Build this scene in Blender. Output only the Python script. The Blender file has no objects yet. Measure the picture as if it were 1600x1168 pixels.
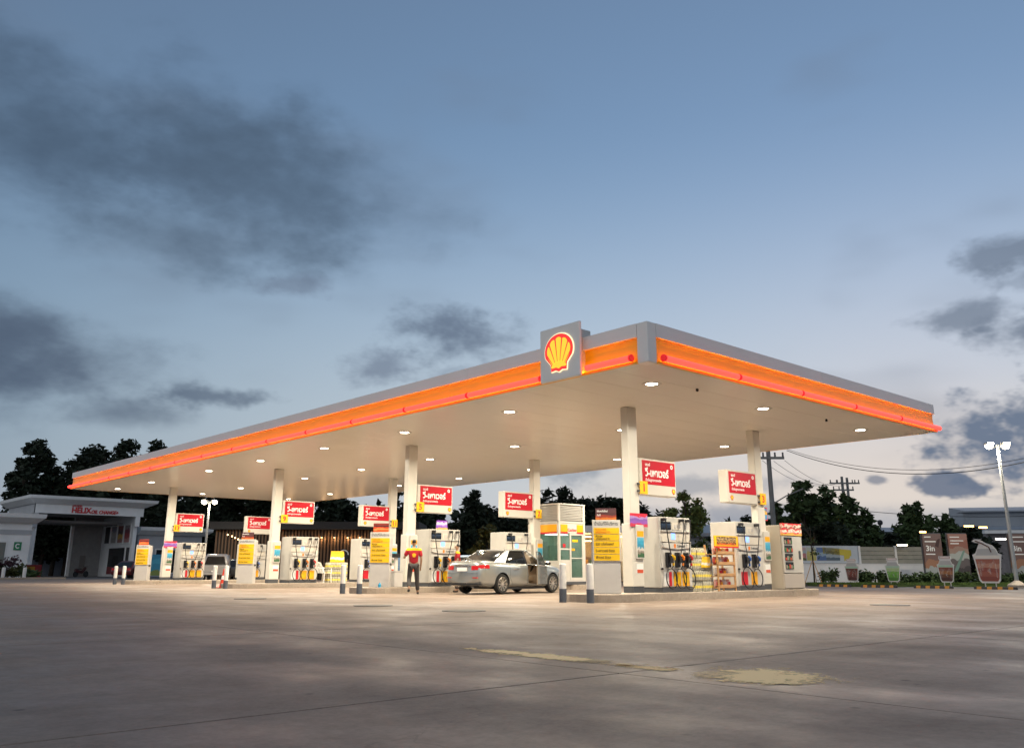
import bpy, bmesh, math, random
import numpy as np
from mathutils import Vector, Matrix

sc = bpy.context.scene
COL = sc.collection
R = math.radians

# ------------------------------------------------------------------ camera
YAW, PITCH, ROLL, FPX = R(42.003), R(14.85), R(0.08), 1339.1
CAM = Vector((-14.568, -11.670, 0.798))
_f = Vector((math.sin(YAW) * math.cos(PITCH), math.cos(YAW) * math.cos(PITCH), math.sin(PITCH)))
_r0 = Vector((math.cos(YAW), -math.sin(YAW), 0))
_u0 = _r0.cross(_f)
_r = math.cos(ROLL) * _r0 + math.sin(ROLL) * _u0
_u = -math.sin(ROLL) * _r0 + math.cos(ROLL) * _u0
cam = bpy.data.cameras.new('camera')
cam_o = bpy.data.objects.new('camera', cam)
COL.objects.link(cam_o)
_M = Matrix((_r, _u, -_f)).transposed().to_4x4()
_M.translation = CAM
cam_o.matrix_world = _M
cam.sensor_fit = 'HORIZONTAL'
cam.sensor_width = 36
cam.lens = FPX / 1600 * 36
cam.shift_y = -0.03125
cam.clip_start = 0.05
cam.clip_end = 3000
sc.camera = cam_o

# ------------------------------------------------------------------ dusk sky
SUN_AZ, SUN_EL = 68.0, -1.0
world = bpy.data.worlds.new('World')
sc.world = world
world.use_nodes = True
nt = world.node_tree
N, L = nt.nodes, nt.links
bg = N['Background']


def wmath(op, a, b=None, c=None, clamp=False):
    n = N.new('ShaderNodeMath')
    n.operation = op
    n.use_clamp = clamp
    for i, v in enumerate((a, b, c)):
        if v is None:
            continue
        if isinstance(v, (int, float)):
            n.inputs[i].default_value = v
        else:
            L.new(v, n.inputs[i])
    return n.outputs[0]


def wdot(vec, const):
    n = N.new('ShaderNodeVectorMath')
    n.operation = 'DOT_PRODUCT'
    L.new(vec, n.inputs[0])
    n.inputs[1].default_value = const
    return n.outputs['Value']


def wmix(fac, a, b, mode='MIX'):
    n = N.new('ShaderNodeMix')
    n.data_type = 'RGBA'
    n.blend_type = mode
    for s, v in ((n.inputs[0], fac), (n.inputs[6], a), (n.inputs[7], b)):
        if isinstance(v, (int, float)):
            s.default_value = v
        elif isinstance(v, tuple):
            s.default_value = (*v, 1)
        else:
            L.new(v, s)
    return n.outputs[2]


def wsmooth(v, lo, hi, a=0.0, b=1.0):
    n = N.new('ShaderNodeMapRange')
    n.interpolation_type = 'SMOOTHSTEP'
    L.new(v, n.inputs[0])
    for i, q in enumerate((lo, hi, a, b)):
        n.inputs[i + 1].default_value = q
    return n.outputs[0]


sky = N.new('ShaderNodeTexSky')
sky.sky_type = 'NISHITA'
sky.sun_disc = False
sky.sun_elevation = R(SUN_EL)
sky.sun_rotation = R(SUN_AZ)
sky.ozone_density = 3.0
sky.dust_density = 1.0
tc = N.new('ShaderNodeTexCoord')
D = tc.outputs['Generated']
el = wdot(D, (0, 0, 1))
sunward = wdot(D, (math.sin(R(SUN_AZ)), math.cos(R(SUN_AZ)), 0))
base = wmix(1.0, sky.outputs[0], (2.12, 1.72, 1.14), 'MULTIPLY')
base = wmix(0.15, base, (0.38, 0.46, 0.58))
# unseen sky opposite the sunset, brightened most low down to light the fascia
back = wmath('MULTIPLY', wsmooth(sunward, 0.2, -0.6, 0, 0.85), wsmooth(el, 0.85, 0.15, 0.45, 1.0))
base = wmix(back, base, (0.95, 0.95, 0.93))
haze_c = wmix(wsmooth(sunward, 0.30, 0.99), (0.19, 0.29, 0.43), (0.56, 0.60, 0.66))
base = wmix(wmath('MULTIPLY', wsmooth(el, 0.50, 0.03), wsmooth(sunward, -0.1, 0.95, 0.5, 0.9)), base, haze_c)
# afterglow hugging the horizon round the sunset
base = wmix(wmath('MULTIPLY', wsmooth(el, 0.21, 0.05), wsmooth(sunward, 0.88, 0.99)), base, (0.75, 0.675, 0.61))
# low grey bank along the horizon
base = wmix(wsmooth(el, 0.075, 0.045, 0, 0.62), base, (0.31, 0.35, 0.42))


def wnoise(scale, detail=6, rough=0.55, zs=1.0, off=(0, 0, 0)):
    m = N.new('ShaderNodeMapping')
    m.inputs['Scale'].default_value = (1, 1, zs)
    m.inputs['Location'].default_value = off
    L.new(D, m.inputs[0])
    n = N.new('ShaderNodeTexNoise')
    n.inputs['Scale'].default_value = scale
    n.inputs['Detail'].default_value = detail
    n.inputs['Roughness'].default_value = rough
    L.new(m.outputs[0], n.inputs['Vector'])
    return n.outputs[0]


n_big = wnoise(4.2, 4, 0.58, 1.7, (1.3, 0.2, 0))
n_mid = wnoise(11.0, 4, 0.62, 1.9, (0.4, 2.2, 0))
n_fin = wnoise(30.0, 3, 0.6, 1.6)
turb_soft = wmath('ADD', wmath('MULTIPLY', wmath('SUBTRACT', n_big, 0.5), 2.6), wmath('ADD', wmath('MULTIPLY', wmath('SUBTRACT', n_mid, 0.5), 1.3), wmath('MULTIPLY', wmath('SUBTRACT', n_fin, 0.5), 0.45)))
turb_hard = wmath('ADD', wmath('MULTIPLY', wmath('SUBTRACT', n_mid, 0.5), 2.3), wmath('MULTIPLY', wmath('SUBTRACT', n_fin, 0.5), 1.5))


def cloud(col, az, elv, ra, re, opac, colour, soft=0.8, hard=False, dcol=0.0):
    """an elongated bank of cloud: azimuth / elevation of its middle and half extents, in degrees"""
    e_az = (math.cos(R(az)), -math.sin(R(az)), 0)
    du = wmath('MULTIPLY', wdot(D, e_az), 1 / math.sin(R(ra)))
    dv = wmath('MULTIPLY', wmath('SUBTRACT', el, math.sin(R(elv))), 1 / math.sin(R(re)))
    rr = wmath('SQRT', wmath('ADD', wmath('MULTIPLY', du, du), wmath('MULTIPLY', dv, dv)))
    rr = wmath('ADD', rr, wmath('MULTIPLY', turb_hard if hard else turb_soft, 0.9 if hard else 0.85))
    m = wsmooth(rr, 1.0 + soft * .3, 1.0 - soft)
    return wmix(wmath('MULTIPLY', m, opac), col, colour)


GREY = (0.088, 0.125, 0.185)
skyc = base
# faint veil everywhere
veil = wsmooth(wnoise(3.0, 3, .55, 2.6, (5, 1, 0)), 0.52, 0.74, 0, 0.3)
skyc = wmix(veil, skyc, (0.16, 0.20, 0.27))
for args in (
    (13, 24.6, 13, 5.4, .84, (0.068, 0.108, 0.168), 1.25),
    (4, 25.5, 14, 5.4, .8, (0.068, 0.108, 0.168), 1.25),
    (25.5, 23.6, 10.0, 4.0, .8, (0.082, 0.126, 0.190), 1.25),
    (19, 20.5, 8, 2.6, .6, (0.098, 0.142, 0.205), 1.2),
    (13, 12.2, 8.5, 2.8, .82, (0.088, 0.122, 0.18), .9),
    (7, 11.6, 10, 4.2, .82, (0.085, 0.120, 0.18), .9),
    (17, 9.2, 4, 1.2, .7, (0.095, 0.13, 0.19), .9),
):
    skyc = cloud(skyc, *args)
for args in (
    (22.6, 10.6, 3.4, 0.75, .78, (0.10, 0.137, 0.20), .8, True),
    (37.8, 15.2, 4.4, 2.1, .84, (0.115, 0.155, 0.228), 1.0, True),
    (33.4, 13.2, 2.6, 1.2, .7, (0.15, 0.19, 0.27), .9, True),
    (26.8, 18.0, 2.6, 0.8, .5, (0.15, 0.19, 0.27), .9, True),
    (40.2, 12.6, 5.0, 1.0, .45, (0.2, 0.25, 0.33), .9, True),
    (75.2, 7.5, 6.9, 3.0, .9, (0.105, 0.155, 0.245), .5, True),
    (82.0, 9.5, 6.0, 3.4, .9, (0.110, 0.155, 0.235), .5, True),
    (68.6, 4.75, 1.9, 0.95, .9, (0.125, 0.165, 0.245), .4, True),
    (64.9, 5.3, 0.75, 0.35, .75, (0.17, 0.20, 0.27), .5, True),
    (70.9, 14.6, 3.2, 0.85, .72, (0.14, 0.18, 0.25), .8, True),
    (74.5, 13.2, 3.0, 1.2, .78, (0.13, 0.17, 0.24), .8, True),
    (73.6, 18.0, 3.0, 0.9, .74, (0.14, 0.18, 0.25), .8, True),
    (78.0, 16.5, 4.0, 1.2, .7, (0.14, 0.18, 0.25), .8, True),
    (53.5, 5.2, 7.0, 0.7, .55, (0.22, 0.26, 0.33), .8, True),
    (46.0, 6.8, 5.0, 1.3, .6, (0.17, 0.22, 0.30), .9, True),
    (57.0, 3.3, 9.0, 0.9, .6, (0.24, 0.28, 0.36), .7, True),
    (95.0, 8.0, 9.0, 2.6, .85, (0.12, 0.16, 0.24), .6, True),
    (112.0, 6.0, 8.0, 2.0, .8, (0.12, 0.16, 0.24), .6, True),
):
    skyc = cloud(skyc, *args)
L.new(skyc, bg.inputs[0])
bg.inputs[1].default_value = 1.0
world.cycles.sampling_method = 'NONE'     # a smooth sky: no need to aim rays at it

# last light from behind the horizon
sun = bpy.data.lights.new('sun', 'SUN')
sun.energy = 0.12
sun.angle = R(25)
sun.color = (1.0, 0.78, 0.62)
sun_o = bpy.data.objects.new('sun', sun)
COL.objects.link(sun_o)
_sd = Vector((math.sin(R(SUN_AZ)) * math.cos(R(6)), math.cos(R(SUN_AZ)) * math.cos(R(6)), math.sin(R(6))))
sun_o.rotation_euler = _sd.to_track_quat('Z', 'Y').to_euler()
sun_o.location = (60, 40, 40)

vs = sc.view_settings
vs.view_transform = 'Standard'
vs.look = 'None'
vs.exposure = 0.0
vs.gamma = 1.0
vs.use_curve_mapping = False
sc.cycles.use_denoising = True
sc.cycles.max_bounces = 8
sc.cycles.diffuse_bounces = 4
sc.cycles.glossy_bounces = 4
sc.cycles.transparent_max_bounces = 12
sc.cycles.sample_clamp_indirect = 6.0
sc.cycles.caustics_reflective = False
sc.cycles.caustics_refractive = False


# ------------------------------------------------------------------ helpers
def at(px, D_, py=889.0):
    """point of the place seen in column px at D_ metres in front of the lens (py = 889 is eye level)"""
    d = _f + _r * ((px - 800) / FPX) - _u * ((py - 534) / FPX)
    h = Vector((math.sin(YAW), math.cos(YAW), 0))
    return CAM + d * (D_ / d.dot(h))


def gnd(px, D_):
    p = at(px, D_)
    return Vector((p.x, p.y, 0))


FACE = -YAW      # rotation about z that turns a thing's -y side towards the camera


class MB:
    def __init__(s):
        s.v, s.f, s.m = [], [], []
        s.M = None

    def add(s, vs_, fs, mi=0):
        o = len(s.v)
        if s.M is not None:
            vs_ = [s.M @ Vector(v) for v in vs_]
        s.v += [tuple(v) for v in vs_]
        s.f += [tuple(i + o for i in f) for f in fs]
        s.m += [mi] * len(fs)
        return s

    def bx(s, x0, x1, y0, y1, z0, z1, mi=0):
        return s.add([(x0, y0, z0), (x1, y0, z0), (x1, y1, z0), (x0, y1, z0), (x0, y0, z1), (x1, y0, z1), (x1, y1, z1), (x0, y1, z1)],
                     [(0, 3, 2, 1), (4, 5, 6, 7), (0, 1, 5, 4), (1, 2, 6, 5), (2, 3, 7, 6), (3, 0, 4, 7)], mi)

    def box(s, c, d, mi=0):
        return s.bx(c[0] - d[0] / 2, c[0] + d[0] / 2, c[1] - d[1] / 2, c[1] + d[1] / 2, c[2] - d[2] / 2, c[2] + d[2] / 2, mi)

    def prism(s, poly, ax, a, b, mi=0):
        n = len(poly)

        def P(p, t):
            return {'x': (t, p[0], p[1]), 'y': (p[0], t, p[1]), 'z': (p[0], p[1], t)}[ax]
        vs_ = [P(p, a) for p in poly] + [P(p, b) for p in poly]
        fs = [tuple(range(n)), tuple(range(2 * n - 1, n - 1, -1))] + [(i, i + n, (i + 1) % n + n, (i + 1) % n) for i in range(n)]
        return s.add(vs_, fs, mi)

    def loft(s, rings, mi=0, cap=True, closed=True):
        n = len(rings[0])
        vs_ = [p for r in rings for p in r]
        fs = []
        for k in range(len(rings) - 1):
            for i in range(n if closed else n - 1):
                j = (i + 1) % n
                fs.append((k * n + i, k * n + j, (k + 1) * n + j, (k + 1) * n + i))
        if cap:
            fs.append(tuple(range(n - 1, -1, -1)))
            fs.append(tuple(range((len(rings) - 1) * n, len(rings) * n)))
        return s.add(vs_, fs, mi)

    def tube(s, pts, r, n=6, mi=0, cap=True):
        pts = [Vector(p) for p in pts]
        rs = r if isinstance(r, (list, tuple)) else [r] * len(pts)
        rings = []
        prev = None
        for i, p in enumerate(pts):
            t = (pts[min(i + 1, len(pts) - 1)] - pts[max(i - 1, 0)])
            if t.length < 1e-9:
                t = Vector((0, 0, 1))
            t.normalize()
            if prev is None:
                a = Vector((0, 0, 1)) if abs(t.z) < .9 else Vector((1, 0, 0))
                u = t.cross(a).normalized()
            else:
                u = (prev - t * prev.dot(t))
                u = u.normalized() if u.length > 1e-6 else t.orthogonal().normalized()
            prev = u
            w = t.cross(u)
            rings.append([p + (u * math.cos(2 * math.pi * k / n) + w * math.sin(2 * math.pi * k / n)) * rs[i] for k in range(n)])
        return s.loft(rings, mi, cap)

    def cyl(s, p0, p1, r0, r1=None, n=12, mi=0):
        return s.tube([p0, p1], [r0, r0 if r1 is None else r1], n, mi)

    def lathe(s, prof, n=16, c=(0, 0, 0), mi=0, cap=True):
        rings = [[(c[0] + r * math.cos(2 * math.pi * k / n), c[1] + r * math.sin(2 * math.pi * k / n), c[2] + z) for k in range(n)] for r, z in prof]
        return s.loft(rings, mi, cap)

    def build(s, name, mats, parent=None, bev=0, smooth=None, loc=None, rz=None):
        me = bpy.data.meshes.new(name)
        me.from_pydata(s.v, [], s.f)
        mats = mats if isinstance(mats, (list, tuple)) else [mats]
        for m in mats:
            me.materials.append(m)
        if len(mats) > 1:
            me.polygons.foreach_set('material_index', s.m)
        bm = bmesh.new()
        bm.from_mesh(me)
        bmesh.ops.recalc_face_normals(bm, faces=bm.faces)
        if bev:
            es = [e for e in bm.edges if len(e.link_faces) == 2 and e.calc_face_angle(0) > 0.6]
            bmesh.ops.bevel(bm, geom=es, offset=bev, segments=1, affect='EDGES', profile=.5, clamp_overlap=True)
        bm.to_mesh(me)
        bm.free()
        if smooth is not None:
            me.polygons.foreach_set('use_smooth', [True] * len(me.polygons))
            me.set_sharp_from_angle(angle=R(smooth))
        o = bpy.data.objects.new(name, me)
        COL.objects.link(o)
        if parent is not None:
            o.parent = parent
        if loc is not None:
            o.location = loc
        if rz is not None:
            o.rotation_euler = (0, 0, rz)
        return o


def tag(o, label=None, cat=None, group=None, kind=None):
    for k, v in (('label', label), ('category', cat), ('group', group), ('kind', kind)):
        if v:
            o[k] = v
    return o


def thing(name, label, cat, loc=(0, 0, 0), rz=0, group=None):
    o = bpy.data.objects.new(name, None)
    o.empty_display_size = .2
    COL.objects.link(o)
    o.location = loc
    o.rotation_euler = (0, 0, rz)
    return tag(o, label, cat, group)


def dup(o, parent=None, loc=None, rz=None, label=None, group=None):
    c = o.copy()
    COL.objects.link(c)
    if parent is not None:
        c.parent = parent
    if loc is not None:
        c.location = loc
    if rz is not None:
        c.rotation_euler = (0, 0, rz)
    tag(c, label, None, group)
    for ch in list(o.children):
        dup(ch, c)
    return c




# ------------------------------------------------------------------ materials
MATS = {}


def mat(name, col, rough=.5, metal=0.0, spec=.5, var=0.0, vscale=3.0, bump=0.0, bscale=20.0, emit=None, estr=0.0,
        trans=0.0, alpha=1.0, coat=0.0, rvar=0.0, col2=None, stretch=None, ior=1.45):
    if name in MATS:
        return MATS[name]
    m = bpy.data.materials.new(name)
    m.use_nodes = True
    t = m.node_tree
    b = t.nodes['Principled BSDF']
    b.inputs['Base Color'].default_value = (*col, 1)
    b.inputs['Roughness'].default_value = rough
    b.inputs['Metallic'].default_value = metal
    b.inputs['Specular IOR Level'].default_value = spec
    b.inputs['Transmission Weight'].default_value = trans
    b.inputs['Alpha'].default_value = alpha
    b.inputs['Coat Weight'].default_value = coat
    b.inputs['IOR'].default_value = ior
    if emit:
        b.inputs['Emission Color'].default_value = (*emit, 1)
        b.inputs['Emission Strength'].default_value = estr
    if var or rvar or bump:
        co = t.nodes.new('ShaderNodeTexCoord')
        mp = t.nodes.new('ShaderNodeMapping')
        if stretch:
            mp.inputs['Scale'].default_value = stretch
        t.links.new(co.outputs['Object'], mp.inputs[0])
        n = t.nodes.new('ShaderNodeTexNoise')
        n.inputs['Scale'].default_value = vscale
        n.inputs['Detail'].default_value = 6
        n.inputs['Roughness'].default_value = .6
        t.links.new(mp.outputs[0], n.inputs['Vector'])
        if var:
            mx = t.nodes.new('ShaderNodeMix')
            mx.data_type = 'RGBA'
            c2 = col2 or tuple(c * (1 - var) for c in col)
            c1 = tuple(min(1, c * (1 + var * .6)) for c in col)
            mx.inputs[6].default_value = (*c2, 1)
            mx.inputs[7].default_value = (*c1, 1)
            mr = t.nodes.new('ShaderNodeMapRange')
            mr.inputs[1].default_value = .3
            mr.inputs[2].default_value = .7
            t.links.new(n.outputs[0], mr.inputs[0])
            t.links.new(mr.outputs[0], mx.inputs[0])
            t.links.new(mx.outputs[2], b.inputs['Base Color'])
        if rvar:
            mr = t.nodes.new('ShaderNodeMapRange')
            mr.inputs[1].default_value = .3
            mr.inputs[2].default_value = .7
            mr.inputs[3].default_value = max(.02, rough - rvar)
            mr.inputs[4].default_value = min(1, rough + rvar)
            t.links.new(n.outputs[0], mr.inputs[0])
            t.links.new(mr.outputs[0], b.inputs['Roughness'])
        if bump:
            n2 = t.nodes.new('ShaderNodeTexNoise')
            n2.inputs['Scale'].default_value = bscale
            n2.inputs['Detail'].default_value = 5
            t.links.new(mp.outputs[0], n2.inputs['Vector'])
            bp = t.nodes.new('ShaderNodeBump')
            bp.inputs['Strength'].default_value = bump
            bp.inputs['Distance'].default_value = .02
            t.links.new(n2.outputs[0], bp.inputs['Height'])
            t.links.new(bp.outputs[0], b.inputs['Normal'])
    MATS[name] = m
    return m


def emis(name, col, s):
    return mat(name, tuple(min(.8, c * .6) for c in col), .4, emit=col, estr=s)


def print_mat(name, cols, scale=4.0, seed=0.0, rough=.35, emit=0.0, mix=.55):
    """printed picture: horizontal bands of colour broken up by soft patches"""
    if name in MATS:
        return MATS[name]
    m = bpy.data.materials.new(name)
    m.use_nodes = True
    t = m.node_tree
    b = t.nodes['Principled BSDF']
    b.inputs['Roughness'].default_value = rough
    co = t.nodes.new('ShaderNodeTexCoord')
    sx = t.nodes.new('ShaderNodeSeparateXYZ')
    t.links.new(co.outputs['Generated'], sx.inputs[0])
    n = t.nodes.new('ShaderNodeTexNoise')
    n.inputs['Scale'].default_value = scale
    n.inputs['Detail'].default_value = 3
    mp = t.nodes.new('ShaderNodeMapping')
    mp.inputs['Location'].default_value = (seed, seed * 1.7, seed * .3)
    t.links.new(co.outputs['Generated'], mp.inputs[0])
    t.links.new(mp.outputs[0], n.inputs['Vector'])
    ma = t.nodes.new('ShaderNodeMath')
    ma.operation = 'MULTIPLY_ADD'
    t.links.new(n.outputs[0], ma.inputs[0])
    ma.inputs[1].default_value = mix
    sb = t.nodes.new('ShaderNodeMath')
    sb.operation = 'SUBTRACT'
    t.links.new(sx.outputs[2], sb.inputs[0])
    sb.inputs[1].default_value = mix / 2
    t.links.new(sb.outputs[0], ma.inputs[2])
    rp = t.nodes.new('ShaderNodeValToRGB')
    rp.color_ramp.interpolation = 'CONSTANT'
    els = rp.color_ramp.elements
    k = len(cols)
    els[0].position = 0
    els[0].color = (*cols[0], 1)
    els[1].position = 1 / k
    els[1].color = (*cols[1 % k], 1)
    for i in range(2, k):
        e = els.new(i / k)
        e.color = (*cols[i], 1)
    t.links.new(ma.outputs[0], rp.inputs[0])
    t.links.new(rp.outputs[0], b.inputs['Base Color'])
    if emit:
        t.links.new(rp.outputs[0], b.inputs['Emission Color'])
        b.inputs['Emission Strength'].default_value = emit
    MATS[name] = m
    return m


_TXT = {}


def text(body, size, m, parent, loc, rot=(R(90), 0, 0), name='lettering', align='LEFT', bold=0.0, ext=.003, sx=1.0, shear=0.0):
    key = (body, size, align, bold, ext, m.name, shear)
    if key not in _TXT:
        c = bpy.data.curves.new('text', 'FONT')
        c.body = body
        c.size = size
        c.align_x = align
        c.align_y = 'CENTER'
        c.offset = bold * size
        c.extrude = ext
        c.shear = shear
        c.resolution_u = 2
        o = bpy.data.objects.new('text', c)
        COL.objects.link(o)
        dg = bpy.context.evaluated_depsgraph_get()
        me = bpy.data.meshes.new_from_object(o.evaluated_get(dg))
        bpy.data.objects.remove(o)
        me.materials.clear()
        me.materials.append(m)
        me.name = name
        _TXT[key] = me
    o = bpy.data.objects.new(name, _TXT[key])
    COL.objects.link(o)
    o.parent = parent
    o.location = loc
    o.rotation_euler = rot
    o.scale = (sx, 1, 1)
    return o


cream = mat('cream_paint', (.50, .485, .45), .38, var=.12, vscale=1.3)
white = mat('white_paint', (.58, .56, .52), .4, var=.07, vscale=1.5)
grey_light = mat('light_grey_paint', (.52, .50, .48), .42, var=.05)
grey_dark = mat('dark_grey_paint', (.075, .08, .09), .45, var=.15)
black = mat('black_rubber', (.018, .018, .02), .45)
black_gloss = mat('black_plastic', (.02, .02, .022), .2)
yellow = mat('yellow_panel', (.85, .52, .012), .4)
amber = mat('amber_panel', (.85, .40, .012), .4)
red = mat('red_panel', (.60, .018, .03), .38)
white_print = mat('white_print', (.82, .82, .80), .4)
ink = mat('dark_ink', (.16, .10, .02), .5)
ink_grey = mat('grey_ink', (.12, .12, .12), .5)
orange_ink = mat('orange_ink', (.75, .20, .02), .5)
red_ink = mat('red_ink', (.60, .02, .03), .5)
metal = mat('brushed_metal', (.55, .55, .54), .35, metal=.9, var=.1)
galv = mat('galvanised_steel', (.42, .43, .42), .5, metal=.3, var=.12)
glass_dark = mat('dark_glass', (.012, .014, .016), .06, spec=.6)
tyre_m = mat('tyre_rubber', (.02, .02, .02), .8)

# ------------------------------------------------------------------ ground
H, W, LEN, TOPZ = 5.25, 15.09, 42.67, 6.18
X1, X2 = 4.02, 10.33
CY = (4.026, 14.55, 24.98, 37.575)
ORD = ('nearest', 'second', 'third', 'farthest')


def concrete(name, c_lo, c_hi, rough, stain=.5, rnd=.12, spec=.2):
    m = bpy.data.materials.new(name)
    m.use_nodes = True
    t = m.node_tree
    nn, ll = t.nodes, t.links
    b = nn['Principled BSDF']
    g = nn.new('ShaderNodeNewGeometry')

    def noise(scale, det, ro, sc_=(1, 1, 1)):
        mp = nn.new('ShaderNodeMapping')
        mp.inputs['Scale'].default_value = sc_
        ll.new(g.outputs['Position'], mp.inputs[0])
        n = nn.new('ShaderNodeTexNoise')
        n.inputs['Scale'].default_value = scale
        n.inputs['Detail'].default_value = det
        n.inputs['Roughness'].default_value = ro
        ll.new(mp.outputs[0], n.inputs['Vector'])
        return n.outputs[0]

    def rng(v, a, b_, c, d):
        r = nn.new('ShaderNodeMapRange')
        ll.new(v, r.inputs[0])
        for i, q in enumerate((a, b_, c, d)):
            r.inputs[i + 1].default_value = q
        return r.outputs[0]

    def mix(f, a, b_, mode='MIX'):
        x = nn.new('ShaderNodeMix')
        x.data_type = 'RGBA'
        x.blend_type = mode
        for s_, v in ((x.inputs[0], f), (x.inputs[6], a), (x.inputs[7], b_)):
            if isinstance(v, (int, float)):
                s_.default_value = v
            elif isinstance(v, tuple):
                s_.default_value = (*v, 1)
            else:
                ll.new(v, s_)
        return x.outputs[2]
    big = noise(.33, 5, .6, (1, .55, 1))
    mid = noise(1.6, 7, .65)
    fine = noise(38, 4, .6)
    col = mix(rng(mid, .3, .7, 0, 1), c_lo, c_hi)
    col = mix(rng(big, .42, .66, 0, stain), col, tuple(c * .52 for c in c_lo))
    col = mix(rng(noise(4.5, 6, .7), .60, .74, 0, .55), col, tuple(c * .42 for c in c_lo))
    col = mix(rng(fine, .3, .75, 0, .35), col, tuple(c * 1.25 for c in c_hi))
    col = mix(rng(noise(11, 5, .7), .42, .66, 0, .34), col, tuple(c * .6 for c in c_lo))
    # tyre-darkened lanes, hairline cracks and oil drips
    lane = noise(.9, 4, .55, (.12, 1.0, 1))
    col = mix(rng(lane, .52, .70, 0, .38 if spec < .5 else 0), col, tuple(c * .45 for c in c_lo))
    vo = nn.new('ShaderNodeTexVoronoi')
    vo.inputs['Scale'].default_value = 1.9
    ll.new(g.outputs['Position'], vo.inputs['Vector'])
    col = mix(rng(vo.outputs['Distance'], .035, .085, .75, 0), col, tuple(c * .25 for c in c_lo))
    mpw = nn.new('ShaderNodeVectorMath')
    mpw.operation = 'MULTIPLY_ADD'
    nz = nn.new('ShaderNodeTexNoise')
    nz.inputs['Scale'].default_value = 1.3
    nz.inputs['Detail'].default_value = 4
    ll.new(g.outputs['Position'], nz.inputs['Vector'])
    ll.new(nz.outputs['Color'], mpw.inputs[0])
    mpw.inputs[1].default_value = (1.6, 1.6, 0)
    ll.new(g.outputs['Position'], mpw.inputs[2])
    v2 = nn.new('ShaderNodeTexVoronoi')
    v2.feature = 'DISTANCE_TO_EDGE'
    v2.inputs['Scale'].default_value = .28
    ll.new(mpw.outputs[0], v2.inputs['Vector'])
    col = mix(rng(v2.outputs['Distance'], .0008, .0025, .22, 0), col, tuple(c * .3 for c in c_lo))
    oi = nn.new('ShaderNodeObjectInfo')
    col = mix(rng(oi.outputs['Random'], 0, 1, 0, rnd * 2), col, tuple(c * .7 for c in c_lo))
    ll.new(col, b.inputs['Base Color'])
    b.inputs['Specular IOR Level'].default_value = spec
    ro = mix(rng(noise(.55, 6, .65, (1, .6, 1)), .35, .65, 0, 1), (rough - .13,) * 3, (rough + .17,) * 3)
    ll.new(ro, b.inputs['Roughness'])
    bp = nn.new('ShaderNodeBump')
    bp.inputs['Strength'].default_value = .22
    bp.inputs['Distance'].default_value = .012
    ll.new(mid, bp.inputs['Height'])
    bp2 = nn.new('ShaderNodeBump')
    bp2.inputs['Strength'].default_value = .12
    bp2.inputs['Distance'].default_value = .004
    ll.new(fine, bp2.inputs['Height'])
    ll.new(bp.outputs[0], bp2.inputs['Normal'])
    ll.new(bp2.outputs[0], b.inputs['Normal'])
    return m


slab_m = concrete('forecourt_concrete', (.198, .149, .120), (.355, .278, .222), .52)
asph_m = concrete('worn_asphalt', (.12, .115, .112), (.19, .18, .175), .6, .3, 0)
kerb_m = concrete('kerb_concrete', (.36, .30, .24), (.47, .40, .33), .6, .25, .05)

gr = MB().add([(-900, -900, -.022), (900, -900, -.022), (900, 900, -.022), (-900, 900, -.022)], [(0, 1, 2, 3)]).build('ground', asph_m)
tag(gr, 'grey asphalt and concrete ground around the fuel station', None, None, 'structure')
SL = 6.0
sm = MB().bx(-SL / 2 + .006, SL / 2 - .006, -SL / 2 + .006, SL / 2 - .006, -.02, 0)
first = None
for i in range(-3, 6):
    for j in range(-4, 12):
        cx, cy = -9.05 + SL * (i + .5), -6.83 + SL * (j + .5)
        if first is None:
            first = sm.build('slab', slab_m, gr, bev=.004)
            o = first
        else:
            o = first.copy()
            COL.objects.link(o)
        o.location = (cx, cy, (0, -.0015, .0012)[(i * 3 + j * 5) % 3])


def worn_paint(name, col, cx, cy, ax, ay, grow):
    """paint left on the slab: flakes thin out away from the middle of the mark"""
    m = bpy.data.materials.new(name)
    m.use_nodes = True
    t = m.node_tree
    b = t.nodes['Principled BSDF']
    b.inputs['Base Color'].default_value = (*col, 1)
    b.inputs['Roughness'].default_value = .6
    g = t.nodes.new('ShaderNodeNewGeometry')

    def noise(sc_, det):
        n = t.nodes.new('ShaderNodeTexNoise')
        n.inputs['Scale'].default_value = sc_
        n.inputs['Detail'].default_value = det
        n.inputs['Roughness'].default_value = .66
        t.links.new(g.outputs['Position'], n.inputs['Vector'])
        return n.outputs[0]

    def ma(op, a, b_):
        n = t.nodes.new('ShaderNodeMath')
        n.operation = op
        for i, v in enumerate((a, b_)):
            if isinstance(v, (int, float)):
                n.inputs[i].default_value = v
            else:
                t.links.new(v, n.inputs[i])
        return n.outputs[0]
    mp = t.nodes.new('ShaderNodeMapping')
    mp.vector_type = 'TEXTURE'
    mp.inputs['Location'].default_value = (cx, cy, 0)
    mp.inputs['Scale'].default_value = (ax, ay, 1)
    t.links.new(g.outputs['Position'], mp.inputs[0])
    ln = t.nodes.new('ShaderNodeVectorMath')
    ln.operation = 'LENGTH'
    t.links.new(mp.outputs[0], ln.inputs[0])
    v = ma('ADD', ma('MULTIPLY', noise(3.4, 9), 1.5), ma('MULTIPLY', noise(19.0, 6), 1.0))
    v = ma('SUBTRACT', v, .18)
    v = ma('SUBTRACT', v, ma('MULTIPLY', ln.outputs['Value'], .62))
    mr = t.nodes.new('ShaderNodeMapRange')
    mr.inputs[1].default_value = grow
    mr.inputs[2].default_value = grow + .30
    t.links.new(v, mr.inputs[0])
    t.links.new(mr.outputs[0], b.inputs['Alpha'])
    return m


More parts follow.
